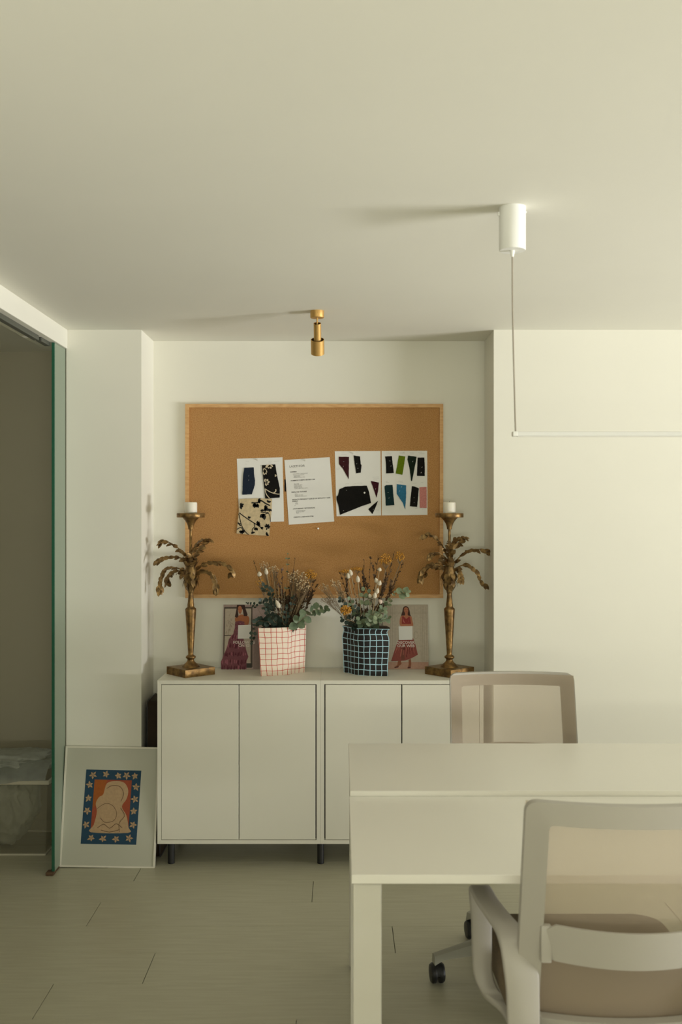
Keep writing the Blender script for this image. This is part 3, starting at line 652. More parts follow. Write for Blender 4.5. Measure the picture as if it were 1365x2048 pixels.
# ------------------------------------------------------------------ paper-bag vases
def vase(name, segs, sections, m, label, origin):
    """segs: list of plan segments (each a list of points, smoothed), closed; sections: (z, sx, sy, dx)"""
    plan = []
    for s in segs:
        q = cr([(x, y_, 0) for x, y_ in s], 8); plan += [(v.x, v.y) for v in q[:-1]]
    cx = sum(p_[0] for p_ in plan)/len(plan); cy = sum(p_[1] for p_ in plan)/len(plan)
    n = len(plan); bm = B(); uvl = bm.loops.layers.uv.new('UVMap')
    per = [0.0]
    for i in range(n): a, b_ = plan[i], plan[(i+1) % n]; per.append(per[-1]+math.hypot(b_[0]-a[0], b_[1]-a[1]))
    rings = []
    for (zz, fx_, fy_, dx) in sections:
        rings.append([bm.verts.new((cx+(x-cx)*fx_+dx-origin[0], cy+(y_-cy)*fy_-origin[1], zz)) for x, y_ in plan])
    for k in range(len(rings)-1):
        for i in range(n):
            j = (i+1) % n
            f = bm.faces.new((rings[k][i], rings[k][j], rings[k+1][j], rings[k+1][i]))
            for lp, (u, v) in zip(f.loops, ((per[i], sections[k][0]), (per[i+1], sections[k][0]), (per[i+1], sections[k+1][0]), (per[i], sections[k+1][0]))): lp[uvl].uv = (u, v+.003)
    bot = bm.faces.new(rings[0]); bot.material_index = 0
    # inner wall
    inner = [[bm.verts.new(((cx-origin[0])+(v.co.x-(cx-origin[0]))*.95, (cy-origin[1])+(v.co.y-(cy-origin[1]))*.93, max(v.co.z, .008))) for v in r] for r in rings]
    for k in range(len(rings)-1):
        for i in range(n):
            j = (i+1) % n; bm.faces.new((inner[k][j], inner[k][i], inner[k+1][i], inner[k+1][j])).material_index = 1
    bm.faces.new(inner[0]).material_index = 1
    for i in range(n):
        j = (i+1) % n; f = bm.faces.new((rings[-1][i], rings[-1][j], inner[-1][j], inner[-1][i]))
        for lp in f.loops: lp[uvl].uv = (.012, .012)
    return tag(fin(name, bm, [m, M['potin']], None, (origin[0], origin[1], CT), smooth=40), label, 'vase')
o1 = (-.255, 4.455)
vase('vase', [[(-.353, 4.385), (-.29, 4.397), (-.232, 4.420)], [(-.232, 4.420), (-.215, 4.448), (-.195, 4.470), (-.163, 4.491)], [(-.163, 4.491), (-.168, 4.53), (-.185, 4.545)], [(-.185, 4.545), (-.26, 4.54), (-.335, 4.52)], [(-.335, 4.52), (-.343, 4.45), (-.353, 4.385)]],
     [(0, .985, .985, .001), (.004, 1, 1, 0), (.05, 1.02, 1.01, 0), (.11, 1.05, 1.02, 0), (.17, 1.08, 1.04, -.001), (.2115, 1.095, 1.05, -.0015)], M['pot1'], 'cream ceramic vase with thin red check, folded like a paper bag', o1)
o2 = (.11, 4.455)
vase('vase', [[(.013, 4.491), (.032, 4.476), (.050, 4.445), (.075, 4.412), (.115, 4.395), (.16, 4.388), (.2065, 4.383)], [(.2065, 4.383), (.207, 4.44), (.197, 4.50)], [(.197, 4.50), (.13, 4.53), (.06, 4.545)], [(.06, 4.545), (.028, 4.53), (.013, 4.491)]],
     [(0, .985, .985, 0), (.004, 1, 1, 0), (.06, 1.02, 1.0, .0), (.12, 1.05, 1.02, .001), (.158, 1.075, 1.04, 0), (.168, 1.06, 1.02, 0), (.192, .985, .98, -.001), (.202, 1.02, 1.0, 0), (.2085, 1.10, 1.06, .001)], M['pot2'], 'black ceramic vase with pale blue check, folded like a paper bag', o2)

# ------------------------------------------------------------------ dried flowers, stem by stem
class Bunch:
    def __init__(s, cx, cy, word): s.c = Vector((cx, cy, 0)); s.word = word
    def path(s, tip, k=10, bend=None, spread=.04):
        tip = Vector(tip); dx = max(-.055, min(.055, (tip.x-s.c.x)*.35)); dy = max(-.026, min(.03, (tip.y-s.c.y)*.35))
        base = Vector((s.c.x-dx*.5+R.uniform(-.01, .01), s.c.y-dy*.5, CT+.02+R.uniform(0, .01)))
        rim = Vector((s.c.x+dx+R.uniform(-.01, .01), s.c.y+dy, CT+.215))
        pts = [base, base.lerp(rim, .55), rim] + ([Vector(b_) for b_ in bend] if bend else []) + [tip]
        return cr(pts, k)
def root_of(name, q, label, cat, group=None):
    o = empty(name, q[0], label, cat, group); return o
def sub(o, q): return [p - o.location for p in q]
def upper(q, z0=CT+.2): 
    u = [p for p in q if p.z > z0]; return u if len(u) > 3 else q[-5:]
def bunny(b, px, py, Y, label, Lh=.024, Wh=.0095, pink=False, lean=None):
    tip = P(px, py, Y); q = b.path(tip); o = root_of('bunny_tail_stem', q, label, 'dried grass', 'bunny tail grasses in the vases'); q = sub(o, q)
    bm = B(); tube(bm, q, .0015, 5); fin('stem', bm, M['straw'], o)
    d = (q[-1]-q[-4]).normalized() if lean is None else Vector(lean).normalized()
    rot = Vector((0, 0, 1)).rotation_difference(d).to_matrix()
    bm = B(); ball(bm, (0, 0, 0), 1, 3)
    for v in bm.verts:
        t = v.co.z; rr = (1-.35*t)*(1+R.uniform(-.10, .10)); v.co = rot @ Vector((v.co.x*Wh*rr, v.co.y*Wh*rr, t*Lh*.5*(1+R.uniform(-.05, .05)))) + q[-1] + d*Lh*.3
    fin('seed_head', bm, M['bunpink' if pink else 'bun'], o, smooth=180)
def euca(b, tip, label, m='euc', bend=None, n=9, r=.012, start=.35, Lr=1.0, hang=0.0, rad=.0012, group=None):
    q = b.path(tip, bend=bend); o = root_of('eucalyptus_branch', q, label, 'eucalyptus', group); q = sub(o, q)
    bm = B(); tube(bm, q, [rad*(1.2-.7*i/len(q)) for i in range(len(q))], 5); fin('stem', bm, M['stem'], o)
    bm = B(); i0 = int(len(q)*start)
    for k in range(n):
        i = min(len(q)-1, i0 + int((len(q)-1-i0)*(k+.5)/n)); t = (q[min(i+1, len(q)-1)]-q[max(0, i-1)]).normalized()
        a = k*2.2+R.uniform(-.4, .4)
        s_ = t.orthogonal().normalized(); s_ = Matrix.Rotation(a, 3, t) @ s_
        rr = r*(1.1-.45*k/n)*R.uniform(.85, 1.1)
        for sg in (1, -1):
            d_ = s_*sg*.9 + t*.4 + Vector((0, -.1, -hang)); nn = t*.3 + Vector((R.uniform(-.5, .5), -1.0, .35))
            leaf(bm, q[i]+s_*sg*.001, d_, nn, rr*2*Lr, rr*1.75, .12, .12, 6, True)
    leaf(bm, q[-1], (q[-1]-q[-3]), (0, -.8, .5), r*1.2, r, .1, .1, 6, True)
    fin('foliage', bm, M[m], o, smooth=60)
def gyps(b, px, py, Y, rx, rz, n, label, m='gyp', rb=.0028, group=None, lt=.0006):
    c = P(px, py, Y); q = b.path(c-Vector((0, 0, rz*.9))); o = root_of('babys_breath_sprig', q, label, 'dried flower', group); q = sub(o, q); c = c-o.location
    bm = B(); tube(bm, q, .0009, 4); bb = B()
    j = q[-1]
    for k in range(n):
        while True:
            v = Vector((R.uniform(-1, 1), R.uniform(-1, 1), R.uniform(-1, 1)))
            if v.length < 1: break
        e = c+Vector((v.x*rx, v.y*rx*.8, v.z*rz)); s_ = q[-1-int(R.random()*min(8, len(q)-2))]
        mid = s_.lerp(e, .5)+Vector((R.uniform(-.004, .004), R.uniform(-.004, .004), R.uniform(0, .006)))
        tube(bm, [s_, mid, e], lt, 3); ball(bb, e, rb*1.2*R.uniform(.6, 1.15), 1)
    fin('stem', bm, M['stem'], o); fin('blossoms', bb, M[m], o, smooth=180)
def yarrow(b, px, py, Y, rx, rz, n, label, m='yar', stem='stem', rb=.003):
    c = P(px, py, Y); q = b.path(c-Vector((0, 0, rz+.012))); o = root_of('yarrow_stem', q, label, 'dried flower'); q = sub(o, q); c = c-o.location
    bm = B(); tube(bm, q, .0019, 5); bb = B()
    for k in range(n):
        a = R.uniform(0, 6.283); r_ = math.sqrt(R.random()); e = c+Vector((math.cos(a)*r_*rx, math.sin(a)*r_*rx*.8, rz*R.uniform(-.9, 1)*math.sqrt(max(0.05, 1-r_*r_))))
        if k % 5 == 0: tube(bm, [q[-1], q[-1].lerp(e, .6)+Vector((0, 0, -.002)), e], .0006, 3)
        ball(bb, e, rb*R.uniform(.7, 1.3), 1)
    fin('stem', bm, M[stem], o); fin('flower_head', bb, M[m], o, smooth=180)
def heather(b, px, py, Y, label, branches=4, n=60, m='twig', blen=.05, needle=.006, group=None, tipb=0, start=.45, rad=.0019):
    tip = P(px, py, Y); q = b.path(tip); o = root_of('heather_twig', q, label, 'dried twig', group); q = sub(o, q)
    bm = B(); tube(bm, q, [rad*(1.1-.7*i/len(q)) for i in range(len(q))], 5)
    n = int(n*1.5); needle *= 1.5; i0 = int(len(q)*start); paths = [q[i0:]]
    for k in range(branches):
        i = i0+int((len(q)-i0-2)*R.uniform(.05, .85)); t = (q[i+1]-q[i]).normalized()
        d_ = (t+Vector((R.uniform(-.6, .6), R.uniform(-.5, .5), R.uniform(0, .2)))).normalized(); L_ = blen*R.uniform(.6, 1.2)
        pp = [q[i]+d_*L_*u+Vector((0, 0, .012*u*u)) for u in (0, .25, .5, .75, 1)]
        tube(bm, pp, [rad*.55, rad*.5, rad*.45, rad*.4, rad*.3], 4); paths.append(pp)
    lf_ = B()
    for k in range(n):
        pp = R.choice(paths); i = R.randrange(1, len(pp)); p0 = pp[i-1].lerp(pp[i], R.random()); t = (pp[i]-pp[i-1]).normalized()
        d_ = t+Vector((R.uniform(-1, 1), R.uniform(-1, 1), R.uniform(-.3, .7)))
        leaf(lf_, p0, d_, (R.uniform(-1, 1), -1, R.uniform(-1, 1)), needle*R.uniform(.7, 1.5), needle*.6, .2, .1, 2)
    fin('stem', bm, M['twig'], o); fin('needles', lf_, M[m], o, smooth=60)

LB = Bunch(-.255, 4.465, 'pink'); YB_ = 4.45
g1 = 'stems in the pink checked vase'
bunny(LB, 519.5, 1151, 4.44, 'short cream bunny tail, outermost left in the pink checked vase', .022, .0095, lean=(-.15, 0, 1))
bunny(LB, 533.5, 1147, 4.44, 'slim cream bunny tail, tallest in the pink checked vase', .031, .0078, lean=(-.15, 0, 1))
bunny(LB, 558, 1213, 4.40, 'long cream bunny tail low among dark leaves in the pink checked vase', .040, .0095, lean=(-.45, -.1, 1))
heather(LB, 507.6, 1121, 4.46, 'bare dark twig leaning furthest left from the pink checked vase', 1, 30, blen=.02, needle=.004, start=.72)
heather(LB, 590.9, 1115, 4.46, 'bare dark twig rising highest right of the pink vase centre', 2, 34, blen=.025, needle=.004, start=.68)
heather(LB, 539, 1125, 4.47, 'thin brown twig behind the slim bunny tail of the pink vase', 2, 30, blen=.03, needle=.004, start=.6)
heather(LB, 564, 1137, 4.46, 'faded mauve flower spike in the middle of the pink vase', 4, 110, m='mauve', blen=.04, needle=.008, start=.62)
heather(LB, 553, 1144, 4.47, 'faded mauve flower spike left of the middle of the pink vase', 4, 90, m='mauve', blen=.035, needle=.007, start=.62)
heather(LB, 588, 1143, 4.48, 'faded mauve flower spike under the tall bare twig of the pink vase', 4, 90, m='mauve', blen=.035, needle=.007, start=.6)
for k, (px, py, Y) in enumerate(((630, 1160, 4.45), (625, 1178, 4.43), (634, 1170, 4.48), (617, 1168, 4.42), (612, 1185, 4.44), (604, 1175, 4.40))):
    heather(LB, px, py, Y, ['dark brown heather twig under the ochre head of the pink vase', 'low front heather twig at the right of the pink vase', 'heather twig leaning furthest right from the pink vase', 'heather twig left of the ochre head of the pink vase', 'short heather twig beside the straw stems of the pink vase', 'frontmost heather twig in the pink checked vase'][k], 8, 210, blen=.05, needle=.0085, start=.42)
for k, (px, py, Y) in enumerate(((556, 1178, 4.44), (568, 1186, 4.46), (580, 1172, 4.47), (592, 1168, 4.46), (598, 1195, 4.45), (584, 1200, 4.43))):
    heather(LB, px, py, Y, ['dark twig behind the bare straw stems, left of centre in the pink vase', 'short dark twig behind the long low bunny tail', 'dark twig under the mauve spikes of the pink vase', 'dark twig hidden under the large white blossom spray', 'low dark twig at the right of the pink vase', 'lowest dark twig at the centre of the pink vase'][k], 6, 150, blen=.045, needle=.008, start=.40)
yarrow(LB, 622, 1150, 4.45, .027, .026, 190, 'ochre yellow flower cluster at the right of the pink checked vase', rb=.0026)
gyps(LB, 596, 1155, 4.43, .05, .032, 95, 'large spray of tiny white blossoms in the middle of the pink vase', rb=.0030)
gyps(LB, 606, 1172, 4.40, .034, .030, 50, 'lower spray of tiny white blossoms at the front of the pink vase', rb=.0030)
gyps(LB, 529, 1133, 4.45, .026, .022, 26, 'small beige blossom spray above the slim bunny tail of the pink vase', rb=.0026)
gyps(LB, 549, 1139, 4.46, .026, .022, 30, 'beige blossom spray right of the slim bunny tail of the pink vase', rb=.0026)
gyps(LB, 521, 1163, 4.43, .020, .024, 24, 'ochre tinted blossom spray under the short bunny tail of the pink vase', rb=.0026, m='yar')
euca(LB, P(576, 1109, 4.47), 'slender eucalyptus tip rising highest from the pink checked vase', 'euc', n=5, r=.006, start=.80, Lr=1.3)
euca(LB, P(528, 1172, 4.40), 'dark teal eucalyptus branch, upright at the left of the pink vase', 'eucdark', n=14, r=.0155, start=.40)
euca(LB, P(541, 1180, 4.39), 'dark teal eucalyptus branch in front of the slim bunny tail stem', 'eucdark', n=14, r=.0155, start=.40)
euca(LB, P(523, 1203, 4.38), 'dark teal eucalyptus branch leaning out at the left front of the pink vase', 'eucdark', n=12, r=.0155, start=.40)
euca(LB, P(534, 1222, 4.36), 'short dark eucalyptus branch hugging the left rim of the pink vase', 'eucdark', n=11, r=.0155, start=.38)
euca(LB, P(574, 1213, 4.38), 'small dark eucalyptus branch behind the long low bunny tail', 'eucdark', n=7, r=.011, start=.5)
euca(LB, P(588, 1195, 4.40), 'small grey green eucalyptus branch under the white blossoms of the pink vase', 'eucdark', n=6, r=.010, start=.6)
euca(LB, P(504, 1284, 4.40), 'dark eucalyptus branch drooping in front of the left photo card', 'eucdark', bend=[P(530, 1243, 4.42), P(512, 1246, 4.41)], n=12, r=.0125, start=.52)
euca(LB, P(495, 1206, 4.44), 'thin eucalyptus twig reaching above the left photo card', 'eucdark', bend=[P(523, 1229, 4.45), P(512, 1212, 4.44)], n=4, r=.0065, start=.75, rad=.0007)
euca(LB, P(652, 1219, 4.44), 'green round-leaved eucalyptus branch arching right out of the pink vase', 'euc', bend=[P(596, 1246, 4.41), P(612, 1232, 4.42), P(632, 1219, 4.43)], n=9, r=.0185, start=.40)
euca(LB, P(600, 1236, 4.47), 'low green eucalyptus sprig at the right rim of the pink vase', 'euc', n=4, r=.013, start=.7)
def straw(b, px, py, Y, group):
    q = b.path(P(px, py, Y)); bm = B(); o = root_of('straw_stem', q, 'thin bare straw stem among the flowers of the pink vase', 'dried grass', group)
    tube(bm, sub(o, q), .0009, 5); fin('stem', bm, M['straw'], o)
for px, py in ((549, 1163), (556, 1170), (562, 1160), (571, 1168), (585, 1178), (594, 1186), (601, 1192)): straw(LB, px, py, 4.41+R.uniform(-.01, .02), 'bare straw stems in the pink vase')

RB = Bunch(.11, 4.46, 'blue')
bunny(RB, 702.5, 1149, 4.41, 'tallest cream bunny tail at the left of the blue checked vase', .029, .0088)
bunny(RB, 697.5, 1155, 4.39, 'cream bunny tail overlapping the tallest one in the blue vase', .026, .0085)
bunny(RB, 716.5, 1162, 4.38, 'cream bunny tail on the straight stem left of the blue vase centre', .031, .0083)
bunny(RB, 759.4, 1141, 4.43, 'round cream bunny tail standing highest right of the blue vase centre', .017, .0085)
bunny(RB, 754, 1164, 4.40, 'cream bunny tail below the round high one in the blue vase', .024, .0085, lean=(-.3, 0, 1))
bunny(RB, 759, 1169, 4.39, 'cream bunny tail touching the yellow heather in the blue vase', .024, .0085, lean=(.25, 0, 1))
bunny(RB, 754.5, 1185, 4.38, 'cream bunny tail in the middle of the lower trio of the blue vase', .027, .0085)
bunny(RB, 749.8, 1194, 4.37, 'cream bunny tail with a thick stem low in the blue vase', .028, .009)
bunny(RB, 741, 1194, 4.38, 'small cream bunny tail, leftmost of the lower trio of the blue vase', .020, .0075, lean=(-.3, 0, 1))
bunny(RB, 759.5, 1204, 4.36, 'pinkish round bunny tail, lowest in the blue vase', .017, .0105, pink=True, lean=(.9, 0, .4))
yarrow(RB, 772, 1120, 4.46, .030, .03, 150, 'ochre flower cluster left of the highest one in the blue vase', rb=.0027)
yarrow(RB, 800, 1113, 4.46, .021, .024, 110, 'orange yellow flower cluster standing highest in the blue vase', rb=.0028)
yarrow(RB, 690, 1143, 4.46, .030, .008, 120, 'flat ochre flower head behind the tallest bunny tails of the blue vase', rb=.0025)
yarrow(RB, 715, 1138, 4.48, .028, .010, 110, 'flat ochre flower head at the back left of the blue vase', rb=.0025)
yarrow(RB, 692, 1221, 4.37, .024, .024, 170, 'big ochre flower cluster low at the left of the blue vase', rb=.0031)
for k, (px, py, Y, br, n, st, lab) in enumerate(((729, 1119, 4.46, 3, 70, .55, 'thin dark twig standing left of the blue vase centre'), (742, 1117, 4.45, 3, 80, .5, 'thin dark twig standing at the blue vase centre'), (757, 1110, 4.46, 4, 80, .5, 'thin dark twig behind the round high bunny tail'),
        (790, 1102, 4.46, 9, 210, .42, 'bushy brown heather twig rising between the two yellow clusters'), (806, 1127, 4.45, 8, 190, .42, 'bushy brown heather twig leaning right under the orange cluster'), (797, 1150, 4.44, 7, 170, .42, 'lower brown heather twig leaning furthest right from the blue vase'), (782, 1140, 4.43, 9, 210, .40, 'dense brown heather twig in the right half of the blue vase'), (774, 1158, 4.42, 8, 190, .40, 'dense low heather twig behind the lower bunny tails'),
        (680, 1144, 4.46, 3, 80, .55, 'brown twig leaning left under the flat ochre head'), (727, 1150, 4.47, 5, 130, .5, 'dark heather twig behind the straight-stemmed bunny tail'), (707, 1163, 4.44, 5, 110, .5, 'dark heather twig among the left bunny tail stems of the blue vase'))):
    heather(RB, px, py, Y, lab, br, n, blen=.05, needle=.0075, start=st)
gyps(RB, 672, 1166, 4.42, .030, .022, 34, 'white blossom spray reaching left from the blue vase', rb=.0028)
gyps(RB, 647, 1174, 4.43, .024, .02, 30, 'beige blossom spray between the two vases', rb=.0026)
gyps(RB, 656, 1197, 4.43, .040, .024, 80, 'fine brown seed spray drooping between the two vases', m='stem', rb=.0015, lt=.0003)
gyps(RB, 682, 1184, 4.42, .026, .02, 24, 'sparse pale blossom spray at the left edge of the blue vase', rb=.0024)
euca(RB, P(815, 1184, 4.42), 'pale green eucalyptus tip reaching furthest right from the blue vase', 'eucpale', bend=[P(770, 1212, 4.42), P(797, 1190, 4.42)], n=4, r=.0155, start=.80)
euca(RB, P(789, 1186, 4.42), 'small pale eucalyptus sprig right of the heather in the blue vase', 'eucpale', n=4, r=.010, start=.8)
for k, (tip, mm, n, r_, st, lab, bend) in enumerate(((P(682, 1200, 4.40), 'eucdark', 9, .0155, .42, 'dark green eucalyptus branch leaning left from the blue vase', None), (P(700, 1200, 4.38), 'euc', 8, .0155, .45, 'green eucalyptus branch in front of the left bunny tail stems', None), (P(712, 1215, 4.36), 'eucdark', 8, .0155, .42, 'dark eucalyptus branch behind the straight bunny tail stem', None),
        (P(727, 1182, 4.40), 'eucpale', 6, .0165, .50, 'broad pale leaf branch at the centre of the blue vase', None), (P(738, 1186, 4.42), 'euc', 6, .0165, .5, 'broad green leaf branch behind the lower bunny tails', None), (P(742, 1226, 4.34), 'euc', 7, .0175, .40, 'round-leaved eucalyptus at the front centre rim of the blue vase', None), (P(758, 1232, 4.33), 'eucpale', 8, .0165, .40, 'pale round-leaved eucalyptus at the front right rim of the blue vase', None),
        (P(770, 1211, 4.37), 'euc', 8, .0175, .42, 'green eucalyptus branch under the pinkish bunny tail', None), (P(777, 1236, 4.37), 'euc', 6, .0165, .42, 'low green eucalyptus branch over the right rim of the blue vase', None), (P(686, 1237, 4.37), 'eucdark', 8, .015, .42, 'dark eucalyptus branch over the left rim of the blue vase', None), (P(717, 1240, 4.34), 'euc', 6, .0145, .45, 'small round-leaved eucalyptus at the front left rim of the blue vase', None))):
    euca(RB, tip, lab, mm, bend, n, r_, st)

# ------------------------------------------------------------------ ceiling lamps
YS = 3.945; xs = -.0935
sp = empty('ceiling_spotlight', (xs, YS, ZC), 'small brushed gold ceiling spotlight tilted towards the cork board', 'spotlight')
bm = B(); lathe(bm, [(.0272, 0), (.0272, -.026), (.0262, -.0275), (0, -.0275)], 40, cap=False); fin('ceiling_rose', bm, M['gold'], sp, smooth=40)
bm = B(); ball(bm, (.003, -.0272, -.012), .0016, 1); fin('grub_screw', bm, M['gold'], sp)
rt = Matrix.Rotation(math.radians(31), 3, 'X')
piv = Vector((.0005, 0, -.047))
bm = B(); tube(bm, [(0, 0, -.026), (0, 0, -.040), (0, .003, -.056)], .0033, 10); fin('joint_arm', bm, M['gold'], sp)
bm = B(); lathe(bm, [(.0118, -.004), (.0147, -.002), (.0147, -.082)], 32, piv, rt, cap=False)
lathe(bm, [(.0118, -.004), (.0118, -.016), (0, -.016)], 32, piv, rt, cap=False, mi=1); fin('body', bm, [M['gold'], M['golddark']], sp, smooth=40)
bm = B(); lathe(bm, [(.0245, -.070), (.0268, -.0705), (.0268, -.130), (.0255, -.131), (.0225, -.124), (0, -.124)], 40, piv, rt, cap=False)
lathe(bm, [(.0245, -.070), (.0245, -.080), (.0148, -.080)], 40, piv, rt, cap=False, mi=1); fin('sleeve', bm, [M['gold'], M['golddark']], sp, smooth=40)
YP = 2.618; xp = PX(1025.5, YP)
pn = empty('linear_pendant_lamp', (xp, YP, ZC), 'slim white bar pendant hanging by thin cord from a white ceiling cylinder', 'pendant lamp')
bm = B(); lathe(bm, [(.0348, 0), (.0348, -.112), (.0338, -.1135), (.006, -.1135), (.006, -.119), (.0045, -.124), (.0035, -.130), (0, -.130)], 40, cap=False); fin('ceiling_canopy', bm, M['plastic'], pn, smooth=40)
bm = B(); box(bm, -.0385, -.034, -.004, .004, -.022, -.012, .001); ball(bm, (.0345, -.006, -.014), .003, 1); fin('canopy_screw', bm, M['plastic'], pn)
zb = PZ(864, YP)-ZC
bm = B(); tube(bm, cr([(0, 0, -.128), (.0005, 0, -.25), (.003, 0, -.38), (.006, 0, -.5), (.0085, 0, zb)], 6), .0023, 8); fin('cord', bm, M['cord'], pn)
xe = PX(1026, YP)-xp
bm = B(); box(bm, xe, 1.3, -.011, .011, zb-.0105, zb+.0005, .002); fin('light_bar', bm, M['bar'], pn, smooth=0)
bm = B(); box(bm, xe+.012, 1.288, -.007, .007, zb-.0125, zb-.0105); fin('diffuser', bm, M['diff'], pn, smooth=0)
bm = B(); box(bm, xe-.001, xe+.012, -.0115, .0115, zb-.0115, zb+.0012, .0015); fin('end_cap', bm, M['plastic'], pn, smooth=0)
bm = B(); tube(bm, [(1.285, 0, 0), (1.285, 0, zb)], .0008, 6); fin('suspension_wire', bm, M['cord'], pn)

# ------------------------------------------------------------------ desks
def desk(y0, y1, zt, label, xl=.0235):
    w = 1.42; d_ = empty('desk', (xl+w/2, (y0+y1)/2, 0), label, 'desk', 'white desks pushed back to back')
    hw, hd = w/2, (y1-y0)/2
    bm = B(); box(bm, -hw, hw, -hd, hd, zt-.0195, zt, .0012); fin('desk_top', bm, M['desk'], d_, smooth=0)
    for sx_ in (-1, 1):
        for sy_ in (-1, 1):
            x0, x1 = sorted((sx_*(hw-.003), sx_*(hw-.066))); a, b_ = sorted((sy_*(hd-.008), sy_*(hd-.058)))
            bm = B(); box(bm, x0, x1, a, b_, .012, zt-.0225, .003); lg = fin('leg', bm, M['deskleg'], d_, smooth=0)
            bm = B(); box(bm, x0+.002, x1-.002, a+.002, b_-.002, 0, .0125, .001); tag(fin('foot', bm, M['rub'], lg, smooth=0), 'dark levelling foot')
    bm = B(); 
    for sx_ in (-1, 1): 
        x0, x1 = sorted((sx_*(hw-.006), sx_*(hw-.063))); box(bm, x0, x1, -hd+.058, hd-.058, zt-.06, zt-.0225, .002)
    box(bm, -hw+.07, hw-.07, -hd+.13, -hd+.17, zt-.055, zt-.0195, .002); box(bm, -hw+.07, hw-.07, hd-.17, hd-.13, zt-.055, zt-.0195, .002)
    fin('under_frame', bm, M['deskleg'], d_, smooth=0)
desk(2.167, 2.7735, .726, 'nearer white desk with the office chair pushed in from the front')
desk(2.776, 3.356, .740, 'farther white desk, slightly higher, directly behind the nearer one', .0257)

# ------------------------------------------------------------------ office chairs
def arc_y(x, z, hw): return -.255 - .21*(z-.5) - .045*(1-(x/hw)**2)
def ribbon(bm, path, closed=True):
    """path of (y,z,xc,width,thick); flat band swept in the YZ plane"""
    n = len(path); rings = []
    for i, (y_, z_, xc, w_, t_) in enumerate(path):
        p0 = path[i-1] if (closed or i) else path[i]; p1 = path[(i+1) % n] if (closed or i < n-1) else path[i]
        tv = Vector((0, p1[0]-p0[0], p1[1]-p0[1])); tv.normalize(); nv = Vector((0, -tv.z, tv.y))
        c = Vector((xc, y_, z_)); X = Vector((1, 0, 0)); r_ = min(t_*.45, .004)
        prof = [(-w_/2+r_, -t_/2), (w_/2-r_, -t_/2), (w_/2, -t_/2+r_), (w_/2, t_/2-r_), (w_/2-r_, t_/2), (-w_/2+r_, t_/2), (-w_/2, t_/2-r_), (-w_/2, -t_/2+r_)]
        rings.append([bm.verts.new(c+X*a+nv*b_) for a, b_ in prof])
    rng = range(n) if closed else range(n-1)
    for i in rng:
        a, b_ = rings[i], rings[(i+1) % n]
        for k in range(8): bm.faces.new((a[k], a[(k+1) % 8], b_[(k+1) % 8], b_[k]))
    if not closed: bm.faces.new(rings[0]); bm.faces.new(rings[-1])
def rr_loop(hw_t, hw_b, z0, z1, r, n=6, m=14):
    """rounded-rectangle loop in (x,z), finely sampled along the long sides"""
    cs = [(hw_b-r, z0+r, -90), (hw_t-r, z1-r, 0), (-hw_t+r, z1-r, 90), (-hw_b+r, z0+r, 180)]; out = []
    for q in range(4):
        cx_, cz_, a0 = cs[q]
        arc = [(cx_+r*math.cos(math.radians(a0+90*i/n)), cz_+r*math.sin(math.radians(a0+90*i/n))) for i in range(n+1)]
        out += arc
        nx_, nz_, na = cs[(q+1) % 4]; s0 = arc[-1]; s1 = (nx_+r*math.cos(math.radians(na)), nz_+r*math.sin(math.radians(na)))
        out += [(s0[0]+(s1[0]-s0[0])*i/m, s0[1]+(s1[1]-s0[1])*i/m) for i in range(1, m)]
    return out
